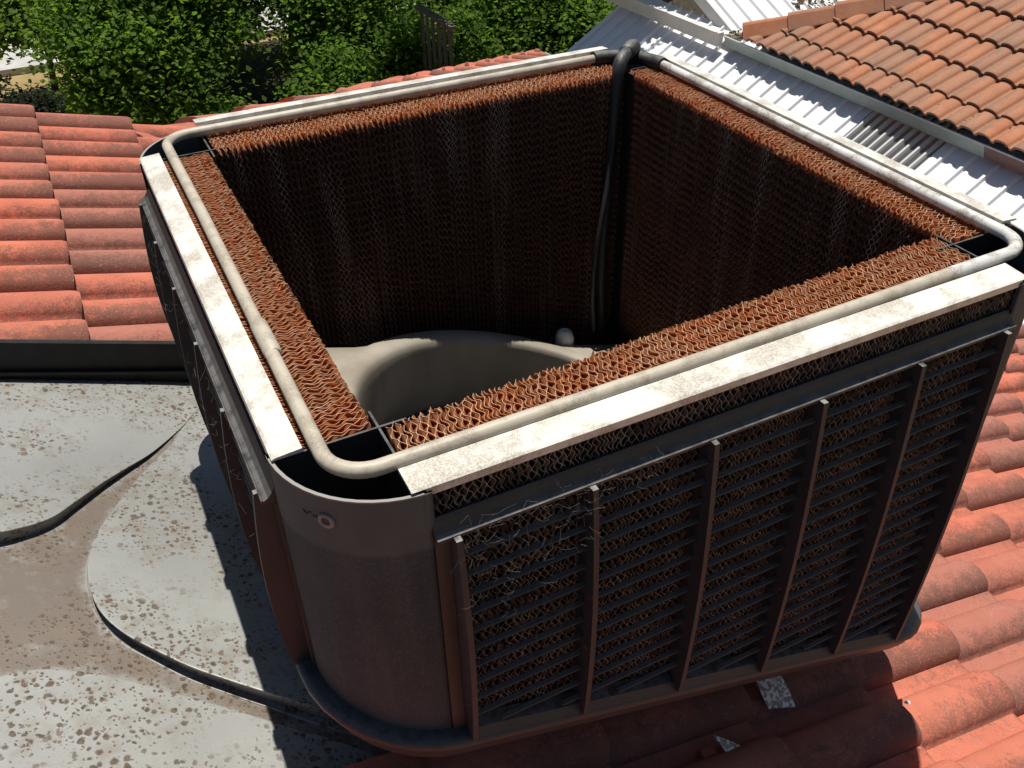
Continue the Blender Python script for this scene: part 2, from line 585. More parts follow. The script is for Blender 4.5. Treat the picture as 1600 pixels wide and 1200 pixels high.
tag(deck, 'weathered red concrete tiled roof slope')
wl = MB()
wl.box(-5.5, EAVE - 0.35, -1.5, hip_v(EAVE) - 0.4, 0, roof_z(EAVE) + ZO - 0.12)
wl.build('wall', M['brick'], house)
gt = MB()
gz = roof_z(EAVE) + ZO
gt.add([(EAVE - 0.02, -1.6, gz - 0.10), (EAVE + 0.10, -1.6, gz - 0.10), (EAVE + 0.12, -1.6, gz + 0.0), (EAVE + 0.105, -1.6, gz + 0.0), (EAVE + 0.09, -1.6, gz - 0.085), (EAVE - 0.02, -1.6, gz - 0.085),
        (EAVE - 0.02, 7, gz - 0.10), (EAVE + 0.10, 7, gz - 0.10), (EAVE + 0.12, 7, gz + 0.0), (EAVE + 0.105, 7, gz + 0.0), (EAVE + 0.09, 7, gz - 0.085), (EAVE - 0.02, 7, gz - 0.085)],
       [(i, (i + 1) % 6, 6 + (i + 1) % 6, 6 + i) for i in range(6)])
gt.build('gutter', M['gutter_green'], house)

tme = tile_mesh('roof_tile', M['tile'], GAUGE, 0.055, 0.030, 0.112, 0.043, 10)
SHEET_U1, SHEET_V0, SHEET_V1 = 0.97, 0.095, 1.262
rot = Matrix(((math.cos(AL), 0, math.sin(AL)), (0, 1, 0), (-math.sin(AL), 0, math.cos(AL))))
for k in range(-3, 13):
    ul = 0.04 + 0.32 * k
    j = 0
    v = 3.08 - ROLL * (k % 2) + 14 * 2 * ROLL
    while v > -1.25:
        v -= 2 * ROLL
        lo, hi = v - 2 * ROLL, v
        if lo > hip_v(ul) - 0.02:
            continue
        if hi < -0.55 and ul < 0.9:
            continue
        jit = random.uniform(-0.005, 0.005)
        mw = Matrix.Translation(W(ul + jit, v, roof_z(ul) + random.uniform(-0.002, 0.002))) @ rot.to_4x4()
        mw = mw @ Matrix.Rotation(random.uniform(-0.006, 0.006), 4, 'X')
        planes = []
        # hip / verge
        if hi > hip_v(ul - 0.4) - 0.05:
            if ul - 0.4 < 0.13:
                planes.append(((0, 3.2, 0), (0, 1, 0)))
            else:
                planes.append(((0.05, HIP - 0.085, 0), (-1, 1, 0)))
        # the grey sheet
        if ul < SHEET_U1 + 0.3 and hi > SHEET_V0 and lo < SHEET_V1 + 0.01:
            if ul > SHEET_U1 + 0.04:
                if ul - 0.37 < SHEET_U1:
                    planes.append(((SHEET_U1 + 0.005, 0, 0), (-1, 0, 0)))
            elif lo < SHEET_V0:
                planes.append(((0, SHEET_V0 - 0.004, 0), (0, 1, 0)))
            elif hi > SHEET_V1:
                planes.append(((0, SHEET_V1 + 0.012, 0), (0, -1, 0)))
            else:
                continue
        me = cut_copy(tme, mw, planes, 'roof_tile') if planes else tme
        if me is None:
            continue
        o = link('roof_tile', me, deck)
        o.matrix_world = mw


def hip_caps(parent, mat, p0, p1, n, wdt, hgt, angular, rev_first=0):
    p0, p1 = Vector(p0), Vector(p1)
    d = (p1 - p0) / n
    t = d.normalized()
    side = Vector((0, 0, 1)).cross(t).normalized()
    up = t.cross(side).normalized()
    for i in range(n):
        a = p0 + d * i
        b = a + d * 1.09
        big = 1.16
        ra, rb = (1.0, big) if i >= rev_first else (big, 1.0)
        la, lb = (0.0, 0.016) if i >= rev_first else (0.016, 0.0)
        mb = MB()
        ring = []
        for p, r, l in ((a, ra, la), (a + d * 0.96, (ra * .1 + rb * .9), lb), (b, rb, lb)):
            if angular:
                prof = [(-1.0, -0.62), (-0.95, -0.48), (-0.34, 0.78), (-0.16, 0.95), (0.16, 0.95), (0.34, 0.78), (0.95, -0.48), (1.0, -0.62)]
            else:
                prof = [(math.cos(x), math.sin(x) * 1.0 - 0.15) for x in np.linspace(math.pi * 1.05, -math.pi * 0.05, 13)]
            ring.append([p + side * (x * wdt * r) + up * (z * hgt * r + l) for x, z in prof])
        m = len(ring[0])
        for q in range(2):
            for x in range(m - 1):
                mb.add([ring[q][x], ring[q][x + 1], ring[q + 1][x + 1], ring[q + 1][x]], [(0, 1, 2, 3)], not angular)
        for rg, off in ((ring[0], t * 0.001), (ring[2], -t * 0.001)):
            inn = [(p - rg[0]) * 0.86 + rg[0] + (rg[-1] - rg[0]) * 0.07 - up * 0.012 for p in rg]
            mb.add(rg + inn, [(x, x + 1, m + x + 1, m + x) for x in range(m - 1)])
        me = mb.mesh('hip_cap', mat)
        at = me.attributes.new('wear', 'FLOAT', 'POINT')
        at.data.foreach_set('value', [0.1] * len(me.vertices))
        link('hip_cap', me, parent)


hz0 = -0.045
hip_caps(deck, M['tile'], W(0.02, HIP - 0.03, roof_z(0.02) + hz0), W(EAVE, HIP + EAVE - 0.05, roof_z(EAVE) + hz0), 13, 0.105, 0.062, False, 4)

# ------------------------------------------------------------------ grey flashing sheet with pressed panels
flash = thing('flashing_sheet', 'spotted grey metal flashing sheet with pressed rounded panels beside the cooler', 'flashing')


def poly_sdf(P, poly):
    """signed distance (negative inside) of points P (n,2) to a polygon"""
    poly = np.array(poly)
    d = np.full(len(P), 1e9)
    inside = np.zeros(len(P), bool)
    m = len(poly)
    for i in range(m):
        a, b = poly[i], poly[(i + 1) % m]
        e = b - a
        w = P - a
        h = np.clip((w @ e) / (e @ e), 0, 1)
        d = np.minimum(d, np.hypot(*(w - h[:, None] * e).T))
        c = ((a[1] > P[:, 1]) != (b[1] > P[:, 1])) & (P[:, 0] < (b[0] - a[0]) * (P[:, 1] - a[1]) / (b[1] - a[1] + 1e-12) + a[0])
        inside ^= c
    return np.where(inside, -d, d)


PAN_A = [(-0.098, 1.10), (-0.15, 1.022), (-0.2, 0.958), (-0.25, 0.908), (-0.295, 0.862), (-0.33, 0.822), (-0.356, 0.792), (-0.382, 0.762), (-0.409, 0.742), (-0.44, 0.728), (-0.478, 0.717), (-0.6, 0.70), (-0.9, 0.67), (-1.3, 0.64), (-1.3, 1.5), (-0.05, 1.5), (-0.02, 1.25)]
PAN_B = [(-0.092, 1.092), (-0.156, 0.99), (-0.19, 0.943), (-0.24, 0.865), (-0.28, 0.792), (-0.316, 0.725), (-0.336, 0.67), (-0.348, 0.607), (-0.348, 0.555), (-0.342, 0.51), (-0.329, 0.472), (-0.310, 0.438), (-0.286, 0.407), (-0.23, 0.344), (-0.176, 0.297), (-0.126, 0.257), (0.0, 0.16), (0.25, 0.0), (1.2, -0.2), (1.2, 1.14), (0.05, 1.14)]
PAN_C = [(-1.3, 0.40), (-0.8, 0.388), (-0.6, 0.392), (-0.53, 0.398), (-0.463, 0.405), (-0.427, 0.402), (-0.382, 0.386), (-0.319, 0.352), (-0.238, 0.296), (-0.129, 0.214), (0.0, 0.11), (0.1, -0.05), (-1.3, -0.4)]
us = np.concatenate([np.arange(-1.15, -0.62, 0.02), np.arange(-0.62, 0.08, 0.012), np.arange(0.08, SHEET_U1 + 0.001, 0.03)])
vv = np.concatenate([np.arange(SHEET_V0, SHEET_V1, 0.012), [SHEET_V1]])
UU, VV = np.meshgrid(us, vv, indexing='ij')
P2 = np.stack([UU.ravel(), VV.ravel()], 1)
ins = np.zeros(len(P2))
for poly in (PAN_A, PAN_B, PAN_C):
    ins = np.maximum(ins, np.clip(0.5 - poly_sdf(P2, poly) / 0.05, 0, 1))
hgt = 0.0022 * np.sin(P2[:, 0] * 9 + 1) * np.cos(P2[:, 1] * 7)
nu, nv = len(us), len(vv)
vs3 = np.stack([P2[:, 0], P2[:, 1], Z0 - TP * P2[:, 0] + hgt + 0.004 + ZO], 1)
idx = np.arange(nu * nv).reshape(nu, nv)
fc = np.stack([idx[:-1, :-1], idx[1:, :-1], idx[1:, 1:], idx[:-1, 1:]], -1).reshape(-1, 4)
me = bpy.data.meshes.new('sheet')
me.from_pydata(vs3.tolist(), [], fc.tolist())
me.polygons.foreach_set('use_smooth', [True] * len(fc))
at = me.attributes.new('valley', 'FLOAT', 'POINT')
at.data.foreach_set('value', (1 - ins).tolist())
me.materials.append(M['flash'])
link('sheet', me, flash)


def smooth_outline(poly, step=0.008):
    p = [np.array(q) for q in poly]
    m = len(p)
    out = []
    for i in range(m):
        p0, p1, p2, p3 = p[i - 1], p[i], p[(i + 1) % m], p[(i + 2) % m]
        n_ = max(2, int(np.hypot(*(p2 - p1)) / step)) if np.hypot(*(p2 - p1)) < 0.2 else 1
        for q in range(n_):
            t = q / n_
            if n_ == 1:
                out.append(p1)
            else:
                out.append(0.5 * ((2 * p1) + (-p0 + p2) * t + (2 * p0 - 5 * p1 + 4 * p2 - p3) * t * t + (-p0 + 3 * p1 - 3 * p2 + p3) * t ** 3))
    return out


def pressed_panel(poly, hfun, lip):
    """raised pressed panel: steep wall and rounded shoulder around a flat top"""
    ol = smooth_outline(poly)
    m = len(ol)
    nrm = []
    area = sum(ol[i][0] * ol[(i + 1) % m][1] - ol[(i + 1) % m][0] * ol[i][1] for i in range(m))
    for i in range(m):
        e = ol[(i + 1) % m] - ol[i - 1]
        e = e / (np.hypot(*e) + 1e-9)
        nrm.append(np.array([e[1], -e[0]]) * (1 if area > 0 else -1))     # outward
    prof = [(-0.007, 0.0, -0.001), (-0.004, 0.45, 0), (-0.0005, 0.86, 0), (0.0, 0.95, 0), (-0.0004, 0.985, 0), (-0.0012, 1.0, 0), (-0.004, 1.0, 0)]
    rings = []
    for off, hf, ad in prof:
        ring = []
        for p, q in zip(ol, nrm):
            x = p + q * off
            ring.append((x[0], x[1], Z0 - TP * x[0] + 0.0045 + ad + hf * max(hfun(*p), 0.0008) + ZO))
        rings.append(ring)
    bm = bmesh.new()
    vr = [[bm.verts.new(c) for c in r] for r in rings]
    for a_, b_ in zip(vr[:-1], vr[1:]):
        for i in range(m):
            bm.faces.new((a_[i], a_[(i + 1) % m], b_[(i + 1) % m], b_[i])).smooth = a_ is not vr[0]
    if lip:
        lr = []
        for off, ad in ((0.0085, -0.001), (0.0080, 0.0014), (0.0065, 0.0022), (0.0050, 0.0014), (0.0045, -0.001)):
            lr.append([bm.verts.new(((p + q * off)[0], (p + q * off)[1], Z0 - TP * (p + q * off)[0] + 0.0045 + ad + ZO)) for p, q in zip(ol, nrm)])
        for a_, b_ in zip(lr[:-1], lr[1:]):
            for i in range(m):
                if a_[i].co.y < 0.86 and a_[(i + 1) % m].co.y < 0.86:
                    bm.faces.new((a_[i], a_[(i + 1) % m], b_[(i + 1) % m], b_[i])).smooth = True
    f_ = bm.faces.new(vr[-1])
    f_.smooth = True
    bmesh.ops.triangulate(bm, faces=[f_])
    # keep only what lies on the sheet
    for co, no in (((0, SHEET_V1 - 0.002, 0), (0, 1, 0)), ((0, SHEET_V0 + 0.002, 0), (0, -1, 0)), ((-1.15, 0, 0), (-1, 0, 0)), ((SHEET_U1 - 0.01, 0, 0), (1, 0, 0))):
        bmesh.ops.bisect_plane(bm, geom=bm.verts[:] + bm.edges[:] + bm.faces[:], plane_co=co, plane_no=no, clear_outer=True)
    bmesh.ops.recalc_face_normals(bm, faces=bm.faces)
    me = bpy.data.meshes.new('pressed_panel')
    bm.to_mesh(me)
    bm.free()
    at = me.attributes.new('valley', 'FLOAT', 'POINT')
    P_ = np.array([v.co[:2] for v in me.vertices])
    at.data.foreach_set('value', np.clip(0.10 + poly_sdf(P_, poly) / 0.05, 0, 0.4).tolist())
    me.materials.append(M['flash'])
    return link('pressed_panel', me, flash)


pressed_panel(PAN_A, lambda u, v: min(0.085 * (-0.098 - u), 0.05), False)
pressed_panel(PAN_B, lambda u, v: 0.040 * (1.10 - v), True)
pressed_panel(PAN_C, lambda u, v: 0.009, False)
up_ = MB()
u0, u1 = -1.15, 0.0
for (va, vb, z0_, z1_) in ((1.262, 1.266, 0.006, 0.118), (1.250, 1.2615, 0.036, 0.044), (1.2665, 1.278, 0.110, 0.118)):
    up_.hexa([W(u0, va, roof_z(u0) + z0_), W(u1, va, roof_z(u1) + z0_), W(u1, vb, roof_z(u1) + z0_), W(u0, vb, roof_z(u0) + z0_)],
             [W(u0, va, roof_z(u0) + z1_), W(u1, va, roof_z(u1) + z1_), W(u1, vb, roof_z(u1) + z1_), W(u0, vb, roof_z(u0) + z1_)])
tag(up_.build('upstand', M['black'], flash), 'black upturned edge strip against the tiles')

# ================================================================== the evaporative cooler
S = 1.06                                    # side of the pipe loop
cool = thing('evaporative_cooler', 'brown evaporative cooler with its lid off on the red tiled roof', 'air cooler')


def base_z(u):
    return -0.42 - 0.36 * u


def mir(u, v, c):
    """corner c: 0 near, 1 right, 2 back, 3 left"""
    if c in (1, 2):
        u = S - u
    if c in (2, 3):
        v = S - v
    return u, v


# --- tray (basin) with rolled lip, following the slope of the roof
def ring_path(off, n=9, cr=0.142):
    """closed plan outline of the body, grown by off"""
    c0 = 0.085
    pts = []
    for c, (cx, cy, a0) in enumerate(((c0, c0, 180), (S - c0, c0, 270), (S - c0, S - c0, 0), (c0, S - c0, 90))):
        for i in range(n):
            an = rad(a0 + 90 * i / (n - 1))
            pts.append((cx + math.cos(an) * (cr + off), cy + math.sin(an) * (cr + off)))
    return pts


tr = MB()
rings = []
for off, dz in ((-0.05, 0.012), (-0.006, 0.006), (0.002, 0.004), (0.014, 0.003), (0.021, 0.000), (0.024, -0.006), (0.024, -0.012), (0.020, -0.018), (0.017, -0.024),
                (0.014, -0.036), (0.009, -0.048), (-0.006, -0.058), (-0.06, -0.085), (-0.16, -0.10), (-0.3, -0.11)):
    rings.append([W(u, v, base_z(u) + dz) for u, v in ring_path(off)])
tr.loft(rings)
tr.build('tray', M['tray'], cool)

# --- dropper duct from the tray down to the roof
du = MB()
rr = [[], []]
for an in np.linspace(0, 2 * math.pi, 33)[:-1]:
    x, y = math.cos(an), math.sin(an)
    k_ = 0.29 / (abs(x) ** 5 + abs(y) ** 5) ** 0.2
    rr[0].append(W(0.53 + x * k_, 0.5 + y * k_, base_z(0.53 + x * k_) - 0.09))
    rr[1].append(W(0.53 + x * k_, 0.5 + y * k_, roof_z(0.53 + x * k_) - 0.02))
du.add(rr[0] + rr[1], [(j, (j + 1) % 32, 32 + (j + 1) % 32, 32 + j) for j in range(32)], True)
du.build('dropper_duct', M['inner'], cool)

# --- floor with bell-mouth for the fan
fl = MB()
cu, cv = 0.52, 0.54
prof = [('edge', -0.06), ('edge', -0.004), ('edge', 0.0), (0.41, 0.003), (0.40, 0.007), (0.388, 0.012), (0.375, 0.0155), (0.364, 0.016), (0.356, 0.0135), (0.351, 0.008), (0.348, -0.003), (0.346, -0.022), (0.344, -0.08), (0.343, -0.18), (0.343, -0.42)]
n = 96
rings = []
for q_, (r, dz) in enumerate(prof):
    ring = []
    for i in range(n):
        an = 2 * math.pi * i / n
        x, y = math.cos(an), math.sin(an)
        if r == 'edge':
            ru = (0.975 - cu) / x if x > 1e-6 else ((0.088 - cu) / x if x < -1e-6 else 9)
            rv = (0.878 - cv) / y if y > 1e-6 else ((0.10 - cv) / y if y < -1e-6 else 9)
            q = max(min(ru, rv), 0.413) + (0.002 if q_ == 1 else 0.0)
        else:
            q = r
        ring.append(W(cu + x * q, cv + y * q, -0.375 - 0.315 * (cu + x * q) + dz))
    rings.append(ring)
fl.loft(rings)
floor = fl.build('fan_cowl', M['cowl'], cool)
tag(floor, 'dusty grey fan cowl in the floor of the cooler')
hub = MB()
hub.tube([W(cu, cv, -0.90), W(cu, cv, -0.80), W(cu, cv, -0.79)], [0.055, 0.055, 0.03], 20)
hb = hub.build('fan_hub', M['inner'], floor)
for q in range(5):
    an = rad(72 * q + 10)
    ca, sa = math.cos(an), math.sin(an)
    bl = MB()
    pts = []
    for r, w, tw in ((0.05, 0.05, 0.6), (0.17, 0.07, 0.42), (0.295, 0.075, 0.3)):
        for s in (-1, 1):
            pts.append(W(cu + ca * r - sa * w * s, cv + sa * r + ca * w * s, -0.85 + s * w * tw))
    bl.add(pts, [(0, 1, 3, 2), (2, 3, 5, 4)], True)
    bl.build('fan_blade', M['inner'], floor)
pm = MB()
pm.tube([W(0.795, 0.90, -0.72), W(0.795, 0.90, -0.615), W(0.795, 0.90, -0.600), W(0.795, 0.90, -0.594)], [0.024, 0.024, 0.019, 0.010], 9)
pm.build('pump', M['white_spot'], cool)

# --- corner panels
for c in range(4):
    mb = MB()
    th = 0.004
    n = 15
    zt = -0.0105
    outer, inner = [], []
    for i in range(n):
        an = rad(180 + 90 * i / (n - 1))
        for lst, r in ((outer, 0.142), (inner, 0.142 - th)):
            u, v = mir(0.085 + math.cos(an) * r, 0.085 + math.sin(an) * r, c)
            lst.append((u, v))
    # short straight returns towards the louvre panels
    for lst, o_ in ((outer, 0.0), (inner, th)):
        lst.insert(0, mir(-0.057 + o_, 0.0765, c))
        lst.append(mir(0.0765, -0.057 + o_, c))
    n = len(outer)
    T = [W(u, v, zt) for u, v in outer]
    Bm = [W(u, v, base_z(u) + 0.002) for u, v in outer]
    Ti = [W(u, v, zt) for u, v in inner]
    Bi = [W(u, v, base_z(u) + 0.002) for u, v in inner]
    fcs = [(i, i + 1, n + i + 1, n + i) for i in range(n - 1)]
    mb.add(T + Bm, fcs, True)
    mb.add(Ti + Bi, fcs, True)
    mb.add(T + Ti, fcs)
    cp = mb.build('corner_panel', M['corner'], cool)
    for ax in (0, 1):
        w_ = MB()
        pts = []
        for t0, t1 in ((-0.050, 0.106),):
            lo = [(0.0705, t0), (0.0735, t0), (0.0735, t1), (0.0705, t1)]
            if ax:
                lo = [(b, a_) for a_, b in lo]
            q = [mir(*p, c) for p in lo]
            w_.hexa([W(u, v, base_z(u) + 0.012) for u, v in q], [W(u, v, zt - (0.001 if ax else 0.002)) for u, v in q])
        w_.build('divider_wall', M['inner'], cp)
    if c == 0:
        gm = MB()
        an = rad(222)
        ctr = Vector(W(0.085 + math.cos(an) * 0.143, 0.085 + math.sin(an) * 0.143, -0.045))
        nr = Vector((math.cos(an), math.sin(an), 0))
        sd_ = Vector((-math.sin(an), math.cos(an), 0))
        R1, R2 = 0.0078, 0.0026
        vsr, fr = [], []
        for i in range(20):
            for j in range(8):
                a1, a2 = i * math.pi / 10, j * math.pi / 4
                vsr.append(ctr + (sd_ * math.cos(a1) + Vector((0, 0, 1)) * math.sin(a1)) * (R1 + R2 * math.cos(a2)) + nr * (R2 * math.sin(a2)))
                fr.append((i * 8 + j, ((i + 1) % 20) * 8 + j, ((i + 1) % 20) * 8 + (j + 1) % 8, i * 8 + (j + 1) % 8))
        gm.add(vsr, fr, True)
        gm.build('grommet', M['grey_rub'], cp)
        ink = MB()
        rk = random.Random(5)
        for q in range(7):
            aa = rad(209.5 + q * 1.25)
            zz = -0.0445 + rk.uniform(-0.002, 0.002)
            pts_ = []
            for w in range(4):
                ab = aa + rad(rk.uniform(-0.8, 0.8))
                pts_.append(W(0.085 + math.cos(ab) * 0.1423, 0.085 + math.sin(ab) * 0.1423, zz + rk.uniform(-0.003, 0.003)))
            ink.tube(pts_, 0.00035, 4)
        ink.build('ink_mark', M['inner'], cp)
        hol = MB()
        hol.tube([ctr - nr * 0.002, ctr + nr * 0.0006], 0.0066, 16)
        hol.build('screw_hole', M['inner'], cp)

# --- pads: packs of fluted paper sheets, each sheet its own folded surface
PITCH, LAM, AMP = 0.0056, 0.0138, 0.0029


def build_pad(side):
    """side 0 front (v low), 1 right (u high), 2 back, 3 left"""
    along0, along1 = 0.079, S - 0.079
    t0, t1 = -0.048, 0.068                       # across the thickness; outer to inner
    ztop = -0.013
    V, F, MI = [], [], []
    count = int((along1 - along0) / PITCH)
    r2 = np.random.default_rng(side + 5)
    base = 0
    for i in range(count):
        al = along0 + (i + 0.5) * PITCH
        if side in (0, 2):
            u_here = al
        else:
            u_here = 0.0 if side == 3 else S
        zb = base_z(u_here) + 0.0
        t1 = (0.070 + 0.034 * al if side == 0 else (0.082 if side == 2 else 0.066)) + r2.normal(0, 0.0008)
        zt = ztop + r2.normal(0, 0.0007)
        th = rad(52 if i % 2 else -48) + r2.normal(0, 0.01)
        cx, cz = math.cos(th), math.sin(th)
        corners = np.array([(t0, zt), (t1, zt), (t1, zb), (t0, zb)])
        s = corners @ np.array([cx, cz])
        sb = np.arange(s.min() + 1e-4, s.max() - 1e-4, LAM / 6)
        disp = AMP * np.array([0.0, 0.87, 0.87, 0.0, -0.87, -0.87])[np.arange(len(sb)) % 6]
        # intersections of each line with the rectangle
        z_at_t0 = (sb - t0 * cx) / cz
        z_at_t1 = (sb - t1 * cx) / cz
        t_top = (sb - zt * cz) / cx
        t_bot = (sb - zb * cz) / cx
        pa_t = np.where((z_at_t0 <= zt) & (z_at_t0 >= zb), t0, np.where(z_at_t0 > zt, t_top, t_bot))
        pa_z = np.where((z_at_t0 <= zt) & (z_at_t0 >= zb), z_at_t0, np.where(z_at_t0 > zt, zt, zb))
        pb_t = np.where((z_at_t1 <= zt) & (z_at_t1 >= zb), t1, np.where(z_at_t1 > zt, t_top, t_bot))
        pb_z = np.where((z_at_t1 <= zt) & (z_at_t1 >= zb), z_at_t1, np.where(z_at_t1 > zt, zt, zb))
        fr = r2.normal(0, 1, (2, len(sb)))
        wob = 0.00022 * r2.normal(0, 1, (2, len(sb)))
        for q, (pt, pz) in enumerate(((pa_t, pa_z), (pb_t, pb_z))):
            top = pz > zt - 1e-6
            pz += np.where(top, np.abs(fr[q]) * 0.0005 - 0.0003, 0)
            nearin = top & (pt > t1 - 0.022)
            pz += np.where(nearin, np.abs(fr[q]) * 0.0016, 0)
            pt += np.where(~top & (np.abs(pt - t1) < 1e-6), np.abs(fr[q]) * 0.0008, 0)
        A = np.stack([al + disp + wob[0], pa_t, pa_z], 1)
        Bq = np.stack([al + disp + wob[1], pb_t, pb_z], 1)
        m = len(sb)
        V.append(np.concatenate([A, Bq]))
        ii = np.arange(m - 1) + base
        F.append(np.stack([ii, ii + 1, ii + 1 + m, ii + m], 1))
        MI.append(np.zeros(m - 1, int))
        base += 2 * m
        # the cut edge of the sheet, half a millimetre of paper seen edge-on
        for pt in (A, Bq):
            onbot = pt[:, 2] < zb + 1e-4
            e = 0.00032
            lo, hi = pt.copy(), pt.copy()
            lift = np.where(pt[:, 2] > zt - 0.004, 0.0, 0.0)
            outw = np.where(pt[:, 1] > t1 - 1e-4, 0.0004, np.where(pt[:, 1] < t0 + 1e-4, -0.0004, 0.0))
            lo[:, 0] -= e; hi[:, 0] += e
            lo[:, 1] += outw; hi[:, 1] += outw
            topm = (np.abs(outw) < 1e-9)
            lo[:, 2] += np.where(topm, 0.0004, 0); hi[:, 2] += np.where(topm, 0.0004, 0)
            V.append(np.concatenate([lo, hi]))
            jj = np.arange(m - 1)
            good = ~(onbot[:-1] | onbot[1:])
            jj = jj[good] + base
            F.append(np.stack([jj, jj + 1, jj + 1 + m, jj + m], 1))
            MI.append(np.ones(len(jj), int))
            base += 2 * m
    V = np.concatenate(V)
    F = np.concatenate(F)
    al, t, z = V.T
    if side == 0:
        P = np.stack([al, t, z + ZO], 1)
    elif side == 2:
        P = np.stack([al, S - t, z + ZO], 1)
    elif side == 3:
        P = np.stack([t, al, z + ZO], 1)
    else:
        P = np.stack([S - t, al, z + ZO], 1)
    me = bpy.data.meshes.new('cooling_pad')
    me.vertices.add(len(P))
    me.vertices.foreach_set('co', P.ravel())
    me.loops.add(len(F) * 4)
    me.loops.foreach_set('vertex_index', F.ravel())
    me.polygons.add(len(F))
    me.polygons.foreach_set('loop_start', np.arange(len(F)) * 4)
    me.polygons.foreach_set('use_smooth', np.concatenate(MI) == 0)
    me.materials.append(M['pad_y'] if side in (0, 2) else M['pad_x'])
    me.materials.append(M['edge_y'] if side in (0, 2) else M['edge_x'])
    me.polygons.foreach_set('material_index', np.concatenate(MI))
    me.update(calc_edges=True)
    o = link('cooling_pad', me, cool)
    tag(o, kind='stuff')
    return o


for sd_i in range(4):
    build_pad(sd_i)


# --- face frames: side 0 front, 1 right, 2 back, 3 left ; a along, out outward from the pipe line, z
def F3(side, a, out, z):
    if side == 0:
        return W(a, -out, z)
    if side == 2:
        return W(a, S + out, z)
    if side == 3:
        return W(-out, a, z)
    return W(S + out, a, z)


def face_base(side, a):
    return base_z(a) if side in (0, 2) else (base_z(-0.06) if side == 3 else base_z(S + 0.06))


# --- white pad caps
for side in range(4):
    mb = MB()
    a0, a1 = 0.0797, S - 0.0797
    dz = (0.002, 0.011, 0.016, 0.002)[side]
    sh_ = (0.0, 0.004, 0.006, 0.0)[side]
    ci_ = (0.0130, 0.0205, 0.0205, 0.0175)[side]
    pr = [(ci_, -0.012), (ci_ + 0.001, -0.004), (0.0505, -0.0065), (0.054, -0.0085), (0.0547, -0.0185), (0.053, -0.0185), (0.052, -0.0105), (ci_ + 0.003, -0.008)]
    A = [F3(side, a0, o_ - sh_, z + dz) for o_, z in pr]
    Bq = [F3(side, a1, o_ - sh_, z + dz) for o_, z in pr]
    k8 = len(pr)
    mb.add(A + Bq, [(i, (i + 1) % k8, k8 + (i + 1) % k8, k8 + i) for i in range(k8)])
    mb.add(A, [tuple(range(k8))])
    mb.add(Bq, [tuple(range(k8))])
    b0, b1 = (0.063, S - 0.070) if side == 0 else (0.066, S - 0.064)
    pz_ = [(ci_, -0.0095), (ci_ + 0.001, -0.004), (0.0505, -0.0065), (0.054, -0.0085), (0.053, -0.0098)]
    for x0, x1 in ((b0, a0), (a1, b1)):
        A = [F3(side, x0, o_ - sh_, z + dz) for o_, z in pz_]
        Bq = [F3(side, x1, o_ - sh_, z + dz) for o_, z in pz_]
        mb.add(A + Bq, [(i, (i + 1) % 5, 5 + (i + 1) % 5, 5 + i) for i in range(5)])
        mb.add(A, [tuple(range(5))])
        mb.add(Bq, [tuple(range(5))])
    mb.build('pad_cap', M['cap'], cool)

# --- louvre panels
RIBS = [0.1035, 0.2755, 0.4475, 0.6195, 0.7915, 0.9565]


def bulge(z, zb):
    q = min(max((-0.078 - z) / (-0.078 - zb), 0), 1)
    return 0.0785 + 0.011 * math.sin(math.pi * q) ** 0.9 + 0.004 * q


